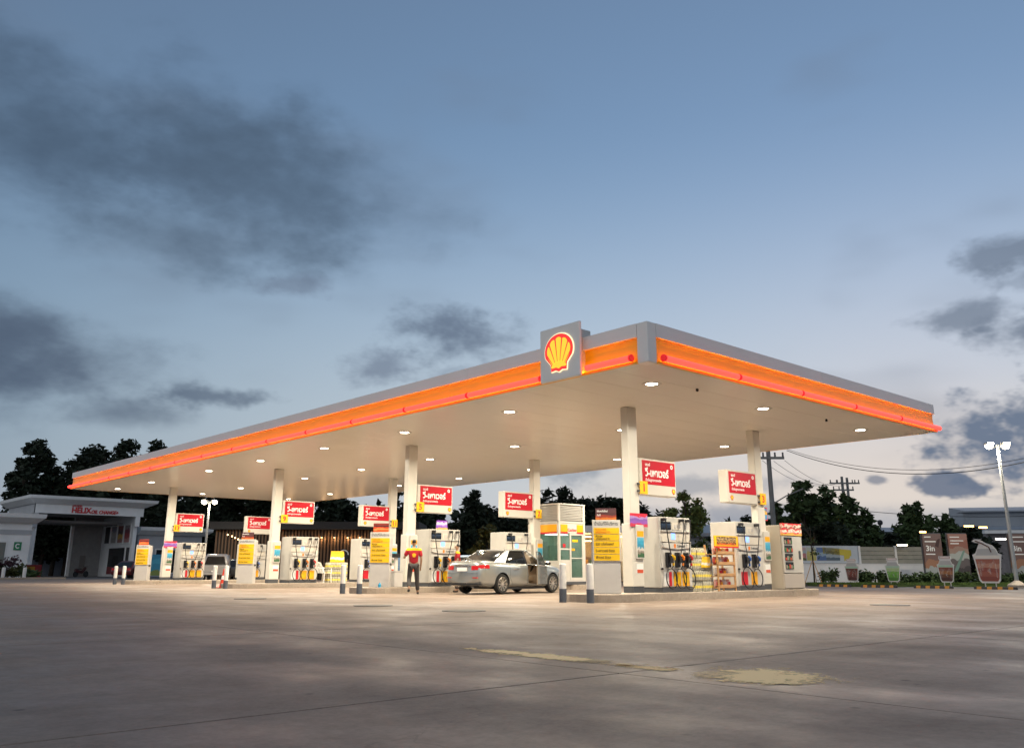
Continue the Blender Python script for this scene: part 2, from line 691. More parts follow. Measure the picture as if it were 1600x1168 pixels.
def paint_mark(cx, cy, ax, ay, grow, label):
    m = worn_paint('worn_yellow_paint', (.92, .64, .27), cx, cy, ax, ay, grow)
    o = MB().add([(cx - ax * 1.5, cy - ay * 1.5, .0045), (cx + ax * 1.5, cy - ay * 1.5, .0045), (cx + ax * 1.5, cy + ay * 1.5, .0045), (cx - ax * 1.5, cy + ay * 1.5, .0045)], [(0, 1, 2, 3)]).build('painted_line', m)
    return tag(o, label, None, None, 'structure')


paint_mark(-8.55, -5.5, .17, 1.15, .36, 'thin worn stretch of yellow line on the concrete')
paint_mark(-8.38, -7.7, .44, .46, .30, 'broad flaking yellow patch on the concrete foreground')
paint_mark(-8.6, -6.75, .18, .5, .62, 'scraps of yellow paint between line and patch')

iron = mat('cast_iron', (.05, .045, .042), .55, var=.3, vscale=12)
for k, (x, y, lab) in enumerate((
        (-3.37, 5.43, 'round iron manhole cover on concrete left of the sedan'),
        (-3.37, 2.18, 'round iron manhole cover on concrete before the sedan'),
        (-3.37, 11.59, 'farthest and leftmost round iron manhole cover'),
        (6.03, -2.02, 'round iron manhole cover on open concrete at right'))):
    mh = thing('manhole_cover', lab, 'manhole cover', (x, y, 0), 0, 'manhole covers in the forecourt')
    MB().lathe([(.44, .002), (.44, .012), (.40, .014)], 24).build('rim', iron, mh)
    MB().lathe([(.37, .002), (.37, .011), (.1, .012)], 24).build('lid', iron, mh)


# ------------------------------------------------------------------ pump islands
def island_outline(hw, end, r, xa, xb, n=10):
    """dog-bone outline running along x"""
    pts = []
    for k in range(n + 1):
        a = math.pi / 2 + math.pi * k / n
        pts.append((xa + r * math.cos(a), r * math.sin(a)))
    pts += [(xa + end, -r), (xa + end + .35, -hw), (xb - end - .35, -hw), (xb - end, -r)]
    for k in range(n + 1):
        a = -math.pi / 2 + math.pi * k / n
        pts.append((xb + r * math.cos(a), r * math.sin(a)))
    pts += [(xb - end, r), (xb - end - .35, hw), (xa + end + .35, hw), (xa + end, r)]
    return pts


for i, cy in enumerate(CY):
    t = thing('pump_island', f'raised concrete pump island with rounded ends, {("nearest, under signs 1 and 3", "second, behind the silver sedan", "third, beside the red cone", "farthest, at the left")[i]}', 'pump island', (0, cy, 0), 0, 'pump islands under the canopy')
    o1 = island_outline(.70, .35, .98, 2.75, 11.75 if i != 1 else 12.3)
    o2 = [(7.2 + (p[0] - 7.2) * .985, p[1] * .86) for p in o1]
    n = len(o1)
    k = MB()
    k.loft([[(*p, 0) for p in o1], [(*p, .185) for p in o1], [(7.2 + (p[0] - 7.2) * .997, p[1] * .975, .2) for p in o1], [(*p, .2) for p in o2], [(*p, .1) for p in o2]], 0, False)
    k.build('kerb', kerb_m, t)
    MB().prism([(7.2 + (p[0] - 7.2) * .998, p[1] * .995) for p in o2], 'z', .1, .197).build('paving', kerb_m, t)

# ------------------------------------------------------------------ canopy
cn = thing('fuel_canopy', 'large flat fuel station canopy with orange band and red light tubes', 'canopy', (0, 0, 0))
fascia_m = mat('fascia_grey', (.90, .88, .84), .32, var=.04, vscale=.5)
band_m = mat('fascia_orange', (.90, .50, .008), .3, var=.05, vscale=.8)
soffit_m = mat('soffit_cream', (.80, .765, .69), .30, spec=.4, var=.03, vscale=.3)
MB().bx(.35, W - .35, .35, LEN - .35, 5.6, 6.05).build('roof_deck', grey_light, cn)
NP = 40
pw_ = (LEN - .12) / NP
soff = None
for k in range(NP):
    if soff is None:
        soff = MB().bx(.06, W - .06, .004, pw_ - .004, H, H + .02).build('soffit_panel', soffit_m, cn, bev=.004, loc=(0, .06, 0))
    else:
        o = soff.copy()
        COL.objects.link(o)
        o.location = (0, .06 + k * pw_, 0)
CB = .31
# corner posts of the fascia
for x0, x1, y0, y1 in ((0, CB, 0, CB),):
    MB().bx(x0, x1, y0, y1, H - .003, TOPZ).build('corner_post', fascia_m, cn, bev=.012)


def side_strip(name, m, prof, side, a, b):
    """prof: (depth inwards, z) outline extruded along one side of the canopy"""
    mb = MB()
    if side == 'left':      # x = 0
        mb.prism([(p[0], p[1]) for p in prof], 'y', a, b)
    elif side == 'right':   # y = 0
        mb.prism([(p[0], p[1]) for p in prof], 'x', a, b)
    elif side == 'back':    # x = W
        mb.prism([(W - p[0], p[1]) for p in prof], 'y', a, b)
    else:                   # y = LEN
        mb.prism([(LEN - p[0], p[1]) for p in prof], 'x', a, b)
    return mb.build(name, m, cn)


up = [(0, 5.86), (.3, 5.86), (.3, TOPZ), (0, TOPZ)]
bandp = [(.07, 5.858), (.085, 5.72), (.07, 5.50), (.03, 5.30), (.03, 5.272), (.3, 5.272), (.3, 5.858)]
lip = [(-.03, H - .002), (.055, H - .002), (.055, H + .018), (-.012, H + .018), (-.012, H + .05), (-.03, H + .05)]
gap0, gap1 = 1.86, 3.28
strip_m = mat('amber_fill_strip', (.8, .4, .1), .4, emit=(1.0, .46, .03), estr=26.0)  # unseen strip added behind the lip to brighten the orange band
for side, a, b in (('left', CB + .002, LEN), ('right', CB + .002, W), ('back', .302, LEN - .302), ('far', .302, W)):
    # upper panels of about six metres with hairline joints
    n = max(1, round((b - a) / 6))
    for k in range(n):
        side_strip('fascia_panel', fascia_m, up, side, a + (b - a) * k / n + .004, a + (b - a) * (k + 1) / n - .004)
    side_strip('orange_band', band_m, bandp, side, a, b - .0)
    side_strip('orange_lip', band_m, lip, side, a, b)
    side_strip('band_fill_strip', strip_m, [(-.008, 5.270), (.026, 5.270), (.026, 5.286), (-.008, 5.286)], side, a + .12, b - .1)
tube_m = mat('neon_red', (.6, .05, .04), .3, emit=(1.0, .045, .03), estr=3.0)
collar_m = mat('tube_collar', (.35, .02, .03), .4, emit=(1.0, .02, .03), estr=.55)


def tube_seg(p0, p1):
    p0, p1 = Vector(p0), Vector(p1)
    d = (p1 - p0).normalized()
    MB().cyl(p0 + d * .03, p1 - d * .03, .076, n=14).build('neon_tube', tube_m, cn, smooth=50)
    MB().cyl(p0 - d * .0, p0 + d * .05, .084, n=14).build('tube_collar', collar_m, cn, smooth=50)


ZT, OUT = 5.380, -.080
ys = [.40, gap0 - .05]
tube_seg((OUT, ys[0], ZT), (OUT, ys[1], ZT))
y = gap1 + .03
ends = [y] + [6.2 + 2.94 * k for k in range(13)]
ends[-1] = LEN + .10
for a, b in zip(ends[:-1], ends[1:]):
    tube_seg((OUT, a, ZT), (OUT, b, ZT))
xs = [.43 + 2.945 * k for k in range(6)]
xs[-1] = W + .10
for a, b in zip(xs[:-1], xs[1:]):
    tube_seg((a, OUT, ZT), (b, OUT, ZT))
for a, b in zip([LEN * k / 14 for k in range(14)], [LEN * k / 14 for k in range(1, 15)]):
    tube_seg((W - OUT, a, ZT), (W - OUT, b, ZT))
for a, b in zip([W * k / 5 for k in range(5)], [W * k / 5 for k in range(1, 6)]):
    tube_seg((a, LEN - OUT, ZT), (b, LEN - OUT, ZT))

# downlights
lens_m = mat('downlight_lens', (.8, .8, .8), .3, emit=(1.0, .87, .66), estr=30.0)
trim = MB().lathe([(.152, .004), (.152, -.014), (.235, -.014), (.25, -.006), (.25, .012)], 20, cap=False)
lens = MB().lathe([(.150, -.006), (.150, -.001)], 20)
d0 = None
for x in (1.935, 6.943, 12.715):
    for k in range(8):
        y = 1.478 + 5.288 * k + (2.053 if k > 5 else 0)
        if d0 is None:
            d0 = trim.build('downlight', white, cn, loc=(x, y, H))
            lens.build('lens', lens_m, d0)
            dl = bpy.data.lights.new('downlight_beam', 'AREA')
            dl.shape = 'DISK'
            dl.size = .29
            dl.energy = 345
            dl.color = (1.0, .89, .69)
            dl.spread = R(164)
            dlo = bpy.data.objects.new('downlight_beam', dl)
            COL.objects.link(dlo)
            dlo.parent = d0
            dlo.location = (0, 0, -.016)
        else:
            dup(d0, None, (x, y, H))
# small black sensor boxes under the soffit
for x, y in ((3.15, 1.0), (9.8, 1.1)):
    MB().box((x, y, H - .06), (.07, .07, .08)).build('camera_dome', black_gloss, cn, bev=.02)

# columns
col_m = mat('column_cream', (.66, .635, .575), .3, var=.05, vscale=1.2)
pic1 = print_mat('resort_poster', [(.05, .13, .06), (.25, .22, .18), (.6, .55, .5), (.06, .30, .45), (.05, .35, .55), (.10, .42, .60)], 3.5, 1.0)
c0 = None
for i, cy in enumerate(CY):
    for x in (X1, X2):
        if c0 is None:
            c0 = MB().bx(-.2, .2, -.135, .135, .199, H - .0005).build('column', col_m, cn, bev=.02, loc=(x, cy, 0))
            MB().bx(-.235, .235, -.18, .18, .36, 2.02).build('base_cladding', col_m, c0, bev=.012)
            MB().bx(-.225, .225, -.17, .17, .198, .362).build('plinth', grey_dark, c0)
            MB().bx(-.11, .225, -.232, -.182, 1.08, 1.98).build('poster_frame', white, c0, bev=.01)
            MB().bx(-.075, .2, -.236, -.23, 1.12, 1.64).build('poster', pic1, c0)
            MB().bx(-.075, .2, -.236, -.23, 1.67, 1.82).build('poster_heading', amber, c0)
            MB().bx(-.08, .20, -.184, -.181, .70, .95).build('notice', white_print, c0)
            MB().bx(-.06, .19, -.187, -.183, .71, .80).build('notice_strip', mat('notice_red', (.6, .09, .04), .5), c0)
        else:
            dup(c0, None, (x, cy, 0))

# ------------------------------------------------------------------ shell emblem
def shell_outline():
    P = []
    for k in range(25):
        a = R(-22 + 224 * k / 24)
        P.append((.53 * math.cos(a), .07 + .46 * math.sin(a)))
    P += [(-.30, -.30), (-.285, -.49), (-.12, -.47), (0, -.52), (.12, -.47), (.285, -.49), (.30, -.30)]
    return P


def scale2(P, s, c=(0, -.02)):
    return [(c[0] + (p[0] - c[0]) * s, c[1] + (p[1] - c[1]) * s) for p in P]


def ray_hit(P, o, a):
    d = (math.cos(a), math.sin(a))
    best = None
    for i in range(len(P)):
        p, q = P[i], P[(i + 1) % len(P)]
        e = (q[0] - p[0], q[1] - p[1])
        den = d[0] * e[1] - d[1] * e[0]
        if abs(den) < 1e-9:
            continue
        t = ((p[0] - o[0]) * e[1] - (p[1] - o[1]) * e[0]) / den
        s = ((p[0] - o[0]) * d[1] - (p[1] - o[1]) * d[0]) / den
        if t > 0 and 0 <= s <= 1 and (best is None or t > best):
            best = t
    return best


def emblem(parent, size, loc, rz, m_red, m_yel, m_rim=None, name='emblem', thick=.02, detail=True):
    """scallop shell standing upright, facing -y before rz"""
    P = [(p[0] * size, p[1] * size) for p in shell_outline()]
    if m_rim:
        rim = MB().prism([(p[0] * size, p[1] * size) for p in scale2(shell_outline(), 1.04)], 'y', -thick * .6, 0).build('emblem_rim', m_rim, parent, loc=loc, rz=rz)
    o = MB().prism(P, 'y', -thick, 0).build(name, m_red, parent, loc=loc, rz=rz)
    I = scale2(shell_outline(), .84)
    F = (0, -.60)
    mb = MB()
    n = 7 if detail else 1
    a0, a1 = R(38), R(142)
    for k in range(n):
        lo, hi = a0 + (a1 - a0) * k / n, a0 + (a1 - a0) * (k + 1) / n
        gp = R(1.5) if n > 1 else 0
        lo, hi = lo + gp, hi - gp
        outer = []
        for q in range(5):
            a = lo + (hi - lo) * q / 4
            r = ray_hit(I, F, a)
            r *= 1 - .03 * (abs(q - 2) / 2) ** 2
            outer.append((F[0] + r * math.cos(a), F[1] + r * math.sin(a)))
        inner = [(F[0] + .36 * math.cos(a), F[1] + .36 * math.sin(a)) for a in (hi, lo)]
        mb.prism([(p[0] * size, p[1] * size) for p in outer + inner], 'y', -thick - .004, -thick + .001)
    ba = [(F[0] + .375 * math.cos(a0 + (a1 - a0) * q / 8), F[1] + .375 * math.sin(a0 + (a1 - a0) * q / 8)) for q in range(9)]
    base_ = ba + [(-.225, -.40), (-.1, -.39), (0, -.435), (.1, -.39), (.225, -.40)]
    mb.prism([(p[0] * size, p[1] * size) for p in base_], 'y', -thick - .004, -thick + .001)
    mb.build(name + '_ribs', m_yel, o)
    return o


sg = thing('emblem_sign', 'square grey sign with lit red and yellow scallop shell on canopy edge', 'sign', (0, 2.57, 5.22))
MB().bx(-.19, -.115, -.68, .68, 0, 1.34).build('face_panel', fascia_m, sg, bev=.015)
MB().bx(-.112, .298, -.60, .60, .10, 1.18).build('sign_box', grey_light, sg, bev=.02)
e = emblem(sg, .90, (-.193, 0, .66), R(-90), emis('emblem_red', (1.0, .035, .03), 1.0), emis('emblem_yellow', (1.0, .62, .04), .95), emis('emblem_glow', (1.0, .86, .5), 1.4), thick=.03)

# ------------------------------------------------------------------ hanging brand signs and number plates
IS = ('the nearest island', 'the island behind the silver sedan', 'the third island', 'the farthest island at left')
NUM = (('1', '3'), ('5', '7'), ('9', '11'), ('13', '15'))
lit_red = mat('sign_red', (.42, .006, .016), .3, emit=(.85, .012, .035), estr=.10)
lit_cream = mat('sign_cream', (.54, .51, .455), .35, emit=(1.0, .9, .75), estr=.05)
em_red = mat('emblem_print_red', (.70, .05, .02), .4)
em_yel = mat('emblem_print_yellow', (.9, .50, .02), .4)
plate_m = mat('number_plate', (.88, .50, .01), .4)


def brand_sign(x0, x1, cy, label, mirror):
    """x0..x1: board; mirror = mounted on the far column"""
    w = x1 - x0
    t = thing('brand_sign', label, 'sign', ((x0 + x1) / 2, cy, 2.82), 0, 'red brand signs hung between the columns')
    h = 1.02
    MB().bx(-w / 2, w / 2, -.16, .16, 0, h).build('sign_box', lit_cream, t, bev=.02)
    for s in (-1, 1):
        rz = 0 if s < 0 else math.pi
        fr = bpy.data.objects.new('sign_face', MB().bx(-w / 2 + .10, w / 2 - .05, -.168, -.158, .30, h - .05).build('sign_face', lit_red, t).data)
        bpy.data.objects.remove([o for o in t.children if o.data == fr.data][0])
        COL.objects.link(fr)
        fr.parent = t
        fr.rotation_euler = (0, 0, rz)
        text('เชลล์', .115, white_print, fr, (-w / 2 + .22, -.170, h - .17), bold=.015)
        text('วี-เพาเวอร์', .30, white_print, fr, (-w / 2 + .22, -.170, h - .40), bold=.03, sx=.86)
        text('น้ำมันสูตรทรงพลัง', .095, white_print, fr, (-w / 2 + .22, -.170, h - .60), bold=.01)
        MB().prism([(math.cos(2 * math.pi * k / 14) * .06, math.sin(2 * math.pi * k / 14) * .06) for k in range(14)], 'y', -.172, -.167).build('round_mark', white_print, fr, loc=(w / 2 - .20, 0, h - .17))
        MB().prism([(math.cos(2 * math.pi * k / 10) * .026, math.sin(2 * math.pi * k / 10) * .026) for k in range(10)], 'y', -.175, -.171).build('round_mark_eye', red, fr, loc=(w / 2 - .20, 0, h - .17))
        ex = (w / 2 - .14) if (mirror == (s > 0)) else (-w / 2 + .22)
        emblem(t, .15, (ex if s < 0 else -ex, s * .161, .15), rz, em_red, em_yel, thick=.006, detail=False, name='emblem')
    return t


def number_plate(n, x, cy, label):
    t = thing('number_plate', label, 'number plate', (x, cy, 2.83), 0, 'yellow pump number plates')
    MB().bx(-.17, .17, -.215, -.185, 0, .36).build('plate', plate_m, t, bev=.008)
    text(n, .30, red_ink, t, (0, -.218, .17), align='CENTER', bold=.02)
    for z in (.08, .28):
        MB().bx(-.23, -.17, -.21, -.15, z - .025, z + .025).build('bracket', grey_dark, t)
    return t


for i, cy in enumerate(CY):
    brand_sign(4.25, 5.87, cy, 'red brand sign hung right of the front column of ' + IS[i], False)
    brand_sign(8.45, 10.09, cy, 'red brand sign hung left of the back column of ' + IS[i], True)
    number_plate(NUM[i][0], 4.34, cy, 'small yellow number plate on the front column of ' + IS[i])
    number_plate(NUM[i][1], 10.36, cy, 'small yellow number plate on the back column of ' + IS[i])

# ------------------------------------------------------------------ fuel pumps
screen_m = mat('pump_screen', (.1, .2, .6), .2, emit=(.25, .42, 1.0), estr=1.6)
disp_m = print_mat('pump_display', [(.012, .014, .018), (.02, .03, .05), (.03, .05, .09), (.012, .014, .018)], 3, 2.0, .15)
pump_beige = mat('pump_recess', (.60, .56, .49), .4)  # even beige of the lower ledge, card panel and mid panel


def make_pump(name, hoses):
    t = thing(name, 'x', 'fuel pump', (0, 0, 0), 0, 'fuel pumps on the islands')
    MB().bx(-.70, .70, -.46, .46, .12, 2.02).build('cabinet', cream, t, bev=.015)
    MB().bx(-.68, .68, -.47, .47, 0, .13).build('plinth', grey_dark, t)
    for s in (-1, 1):
        g = bpy.data.objects.new('front_panel', MB().bx(-.66, .66, -.475, -.455, .15, 1.12).build('front_panel', white, t, bev=.006).data)
        bpy.data.objects.remove([o for o in t.children if o.data == g.data][0])
        COL.objects.link(g)
        g.parent = t
        g.rotation_euler = (0, 0, 0 if s < 0 else math.pi)
        MB().bx(-.66, .66, -.50, -.455, 1.615, 1.655).build('ledge', cream, g, bev=.006)
        MB().bx(-.66, .66, -.50, -.455, 1.335, 1.37).build('ledge', pump_beige, g, bev=.006)
        MB().bx(-.64, -.20, -.475, -.455, 1.67, 1.89).build('display', disp_m, g)
        MB().bx(-.14, .30, -.470, -.455, 1.68, 1.88).build('card_panel', pump_beige, g)
        MB().bx(-.05, .06, -.478, -.468, 1.72, 1.82).build('card_slot', grey_light, g)
        MB().bx(.12, .24, -.478, -.468, 1.73, 1.83).build('keypad', grey_light, g)
        MB().bx(-.62, .62, -.468, -.455, 1.38, 1.60).build('mid_panel', pump_beige, g)
        MB().bx(-.20, -.03, -.474, -.465, 1.41, 1.58).build('screen', screen_m, g)
        MB().prism([(-.64, 1.31), (.64, 1.31), (.64, 1.20), (.35, 1.16), (0, 1.145), (-.35, 1.16), (-.64, 1.20)], 'y', -.505, -.455).build('brand_strip', white, g, bev=.006)
        MB().bx(-.14, -.06, -.512, -.505, 1.18, 1.29).build('brand_mark', orange_ink, g)
        text('วี-เพาเวอร์', .09, ink_grey, g, (0, -.508, 1.235), bold=.02)
        xs_ = (-.44, -.02, .36)[:hoses] if hoses == 3 else (-.40, .12)
        cols = ((white_print, red, yellow), (amber, amber, amber), (amber, yellow, red))
        for k, x in enumerate(xs_):
            MB().bx(x - .085, x + .085, -.56, -.47, .66, 1.06).build('nozzle_holster', black_gloss, g, bev=.015)
            nz = MB()
            nz.tube([(x - .03, -.60, .74), (x + .0, -.63, .84), (x + .02, -.62, .94), (x - .02, -.585, 1.0)], [.022, .03, .034, .025], 8)
            nz.bx(x + .03, x + .10, -.63, -.58, .78, .90)
            n_o = nz.build('nozzle', black, g)
            grip_m = (yellow, mat('orange_grip', (.8, .22, .02), .4), red)[k] if hoses == 3 else mat('blue_grip', (.03, .12, .45), .4)
            MB().tube([(x + .03, -.64, .98), (x + .10, -.65, .93), (x + .12, -.64, .86)], [.035, .04, .03], 8).build('nozzle_cover', grip_m, n_o, smooth=60)
            MB().bx(x + .10, x + .15, -.62, -.57, .70, .78).build('swivel', grip_m, n_o, bev=.01)
            # lower colour panels
            pm_ = (white_print, amber, amber)[k] if hoses == 3 else (red, amber)[k]
            MB().bx(x - .16, x + .17, -.482, -.474, .16, .54).build('colour_panel', pm_, g)
            if hoses == 3 and k == 0:
                MB().bx(x + .05, x + .17, -.488, -.481, .16, .54).build('colour_stripe', red, g)
            if hoses == 3 and k:
                MB().lathe([(.135, 0), (.135, .006)], 18).build('round_sticker', yellow, g, loc=(x, -.483, .35)).rotation_euler = (R(90), 0, 0)
            # hose: outlet on top, drop, loop
            top = (-.58, .22, .52)[k] if hoses == 3 else (-.50, .36)[k]
            MB().bx(top - .05, top + .05, -.60, -.44, 1.90, 1.98).build('hose_outlet', black, g, bev=.012)
            hp = [(top, -.585, 1.93), (top + .015, -.60, 1.80), (top + (x - top) * .25 + .02, -.60, 1.50), (top + (x - top) * .7 + .03, -.60, 1.15), (x + .03, -.61, 1.0)]
            MB().tube(hp, .016, 6).build('hose', black, g, smooth=60)
            lp = []
            ph = random.Random(k + hoses)
            ra = .19 + ph.uniform(-.02, .05)
            for q in range(22):
                a = R(80) - R(400) * q / 21
                lp.append((x + .04 + ra * math.cos(a) * 1.0, -.57 - .05 * math.sin(q * .3) - .03 * (q / 21), .36 + (ra + .08) * math.sin(a)))
            lp = [(x + .12, -.60, .72)] + lp
            MB().tube(lp, .016, 6).build('hose_loop', black, g, smooth=60)
        MB().cyl((-.685, -.47, .62), (-.685, -.52, .62), .03, n=10).build('stop_button', black, g)
    return t


pump3 = make_pump('fuel_pump', 3)
pump2 = make_pump('fuel_pump', 2)
PL = ('on the nearest island, beside sign 1', 'on the nearest island, beside sign 3, with two hoses',
      'on the second island, beside sign 5', 'on the second island, behind the silver sedan, beside sign 7',
      'on the third island, by the plastic chair', 'on the third island, half behind the price board', 'on the farthest island, left of the white pickup', 'on the farthest island, behind the third price board')
for i, cy in enumerate(CY):
    for j, x in enumerate((5.33, 9.0)):
        src = pump3 if j == 0 else pump2
        lab = 'cream fuel pump ' + PL[i * 2 + j]
        if i == 0:
            src.location = (x, cy, .2)
            src['label'] = lab
        else:
            dup(src, None, (x, cy, .2), None, lab)

# ad toppers on pumps
purple_ad = print_mat('purple_ad', [(.55, .35, .10), (.20, .08, .45), (.35, .2, .6), (.7, .6, .75), (.22, .06, .42)], 4, 3.0)
tp = thing('pump_topper', 'small purple advert card standing on pump of second island', 'advert', (5.35, CY[1] - .2, 2.22))
MB().prism([(-.27, 0), (.27, 0), (.23, .34), (-.23, .34)], 'y', -.015, .015).build('card', purple_ad, tp)

# ------------------------------------------------------------------ price boards
dark_ad = print_mat('dark_ad', [(.55, .16, .03), (.30, .05, .03), (.09, .035, .035), (.10, .045, .045), (.09, .04, .045)], 2.5, .7, mix=.35)
red_ad = print_mat('red_ad', [(.65, .10, .02), (.75, .25, .08), (.60, .06, .02), (.08, .02, .02), (.25, .04, .03)], 3.0, 4.0, mix=.5)
HEAD = 'น้ำมันที่ให้บริการ'
ROWS = (('วี-เพาเวอร์', 'แก๊สโซฮอล์ 95', orange_ink), ('ฟิวเซฟ', 'แก๊สโซฮอล์ 91', ink), ('E20 แก๊สโซฮอล์', None, ink), ('วี-เพาเวอร์ ดีเซล', None, ink), ('ฟิวเซฟ ดีเซล', None, ink))


def make_board():
    t = thing('price_board', 'x', 'price board', (0, 0, 0), 0, 'yellow and white price boards at island ends')
    w = .345
    MB().bx(-w, w, -.20, .22, 0, .80).build('pedestal', grey_light, t, bev=.01)
    MB().bx(-w - .02, w + .02, -.225, -.145, .80, 1.85).build('board', white, t, bev=.008)
    MB().bx(-w - .005, w + .005, -.14, .20, .80, 1.82).build('housing', grey_light, t, bev=.01)
    text(HEAD, .115, ink_grey, t, (-w + .03, -.228, 1.75), bold=.01, sx=.85)
    zt = 1.655
    for k, (a, b, im) in enumerate(ROWS):
        z0 = zt - .168 * (k + 1)
        p = MB().bx(-w + .015, w - .015, -.233, -.224, z0 + .008, z0 + .162).build('price_panel', yellow, t)
        if b:
            text(a, .075, im, p, (-w + .06, -.236, z0 + .118), bold=.012, sx=.9)
            text(b, .075, im, p, (-w + .06, -.236, z0 + .048), bold=.012, sx=.9)
        else:
            text(a, .085, im, p, (-w + .06, -.236, z0 + .083), bold=.015, sx=.9)
    MB().bx(w + .0, w + .02, -.08, .10, .72, .80).build('side_handle', black, t)
    return t


pb = make_board()
PB = ('on the nearest island, half behind a bollard', 'on the second island, left of the walking attendant', 'on the third island, right of the red cone', 'on the farthest island, left of all others')
for i, cy in enumerate(CY):
    loc = (2.70, cy - .22, .2)
    lab = 'yellow and white price board ' + PB[i]
    if i == 0:
        pb.location, pb.rotation_euler, pb['label'] = loc, (0, 0, R(-45)), lab
    else:
        dup(pb, None, loc, R(-45), lab)
    tp = thing('board_topper', ('dark advert card with red streak on the nearest price board', 'red and black advert card on the second price board', 'dark advert card on the third price board', 'red advert card on the farthest price board')[i], 'advert', (2.70, cy - .22, 2.055), R(-45), 'advert cards on the price boards')
    MB().bx(-.27, .27, -.18, -.165, 0, .30).build('card', (dark_ad, red_ad, dark_ad, red_ad)[i], tp)
    for x in (-.2, .2):
        MB().bx(x - .01, x + .01, -.164, -.15, -.03, .25).build('stay', metal, tp)
    if i in (0, 2):
        text('เติมพลังใหม่', .06, white_print, tp, (-.24, -.184, .22), bold=.02)
        text('วันนี้', .06, white_print, tp, (-.24, -.184, .12), bold=.02)
bs = thing('sticker_bottle', 'small blue bottle at foot of second price board', 'bottle', (2.42, CY[1] - .62, .2))
MB().lathe([(.05, 0), (.05, .10), (.02, .14), (.02, .16)], 10).build('body', mat('blue_plastic', (.02, .28, .5), .3), bs)

# purple / red flags and small posters on columns
flag = print_mat('purple_flag', [(.55, .05, .10), (.30, .10, .45), (.22, .10, .42), (.40, .25, .55), (.62, .03, .06)], 3.0, 7.0)
blue_ad = print_mat('blue_ad', [(.10, .25, .5), (.06, .30, .55), (.75, .45, .05), (.08, .28, .55)], 3.0, 9.0)
for i, cy in enumerate(CY):
    if i in (1, 2):
        continue
    o = thing('column_flag', f'purple and red promotional panel behind the poster on the front column of the {ORD[i]} island', 'poster', (X1, cy, 1.93))
    MB().bx(-.30, .42, -.175, -.155 if False else -.150, .0, .36).build('panel', flag, o).location = (0, -.035, 0)
    if i == 0:
        o = thing('column_flag', f'small blue and red poster high on the far column of the {ORD[i]} island', 'poster', (X2 + .34, cy, 2.35))
        MB().bx(-.17, .17, -.02, .0, 0, .42).build('frame', red, o)
        MB().bx(-.14, .14, -.026, -.019, .03, .39).build('panel', blue_ad, o)

# ------------------------------------------------------------------ bollards
bo_w = mat('bollard_white', (.78, .76, .72), .45, var=.1, vscale=5)
bo_g = mat('bollard_grey', (.10, .115, .14), .5, var=.2, vscale=6)
b0 = None
BL = ('left of the pair before the nearest island', 'right of the pair before the nearest island', 'left of the pair before the second island', 'right of the pair before the second island',
      'left of the pair beside the red cone', 'right of the pair, touching the red cone', 'left of the farthest pair', 'right of the farthest pair')
k = 0
for i, cy in enumerate(CY):
    for dx, dy in ((1.45, .16), (1.62, -.62)):
        lab = 'white and grey round bollard, ' + BL[k]
        if b0 is None:
            b0 = thing('bollard', lab, 'bollard', (dx, cy + dy, 0), 0, 'bollards at the island ends')
            MB().lathe([(.094, .0), (.094, .33)], 18).build('base_sleeve', bo_g, b0, smooth=40)
            MB().lathe([(.09, .33), (.09, .90), (.083, .93), (.05, .945)], 18).build('post', bo_w, b0, smooth=40)
        else:
            dup(b0, None, (dx, cy + dy, 0), None, lab)
        k += 1

# ------------------------------------------------------------------ goods on the islands
bottle_m = mat('clear_bottle', (.46, .44, .33), .25, spec=.5)
wrap_m = mat('clear_wrap', (.75, .73, .68), .2, alpha=.14)
label_y = mat('yellow_label', (.85, .68, .04), .4)


def make_pack(nx, ny):
    t = thing('bottle_pack', 'x', 'bottle pack', (0, 0, 0), 0, 'packs of bottled water stacked on the islands')
    sx_, h = .085, .30
    b, l = MB(), MB()
    for i in range(nx):
        for j in range(ny):
            c = ((i - (nx - 1) / 2) * sx_, (j - (ny - 1) / 2) * sx_, 0)
            b.lathe([(.036, 0), (.039, .01), (.039, .20), (.03, .245), (.014, .27), (.014, .298)], 8, c)
            l.lathe([(.0402, .09), (.0402, .165)], 8, c)
    b.build('bottles', bottle_m, t, smooth=50)
    l.build('labels', label_y, t, smooth=50)
    w, d = nx * sx_ / 2 + .004, ny * sx_ / 2 + .004
    MB().loft([[(-w, -d, .004), (w, -d, .004), (w, d, .004), (-w, d, .004)], [(-w, -d, .23), (w, -d, .23), (w, d, .23), (-w, d, .23)],
               [(-w * .93, -d * .9, .295), (w * .93, -d * .9, .295), (w * .93, d * .9, .295), (-w * .93, d * .9, .295)]], 0, True).build('film', wrap_m, t, bev=.01)
    return t


pk = make_pack(6, 4)
rows = ('bottom', 'middle', 'top')
side = ('left', 'right', 'rightmost')
used = False
for lay in range(3):
    for k in range(2):
        loc = (6.30 + .525 * k + (.01, -.012, .008)[lay], CY[0] - .25 + (.01, -.015, .0)[(lay + k) % 3], .2 + .305 * lay)
        lab = f'wrapped pack of bottled water on the nearest island, {rows[lay]} layer, {side[k]}'
        if not used:
            pk.location, pk['label'], used = loc, lab, True
        else:
            dup(pk, None, loc, R((lay * 5 + k * 3) % 5 - 2), lab)
yc = thing('display_card', 'yellow and white price card on top of the water packs', 'card', (6.50, CY[0] - .445, .86))
MB().prism([(-.02, 0), (.40, 0), (.42, .30), (.04, .30)], 'y', -.012, 0).build('card', print_mat('yellow_card', [(.9, .55, .03), (.9, .85, .7), (.9, .58, .05), (.85, .5, .03)], 2.5, 2.2), yc)
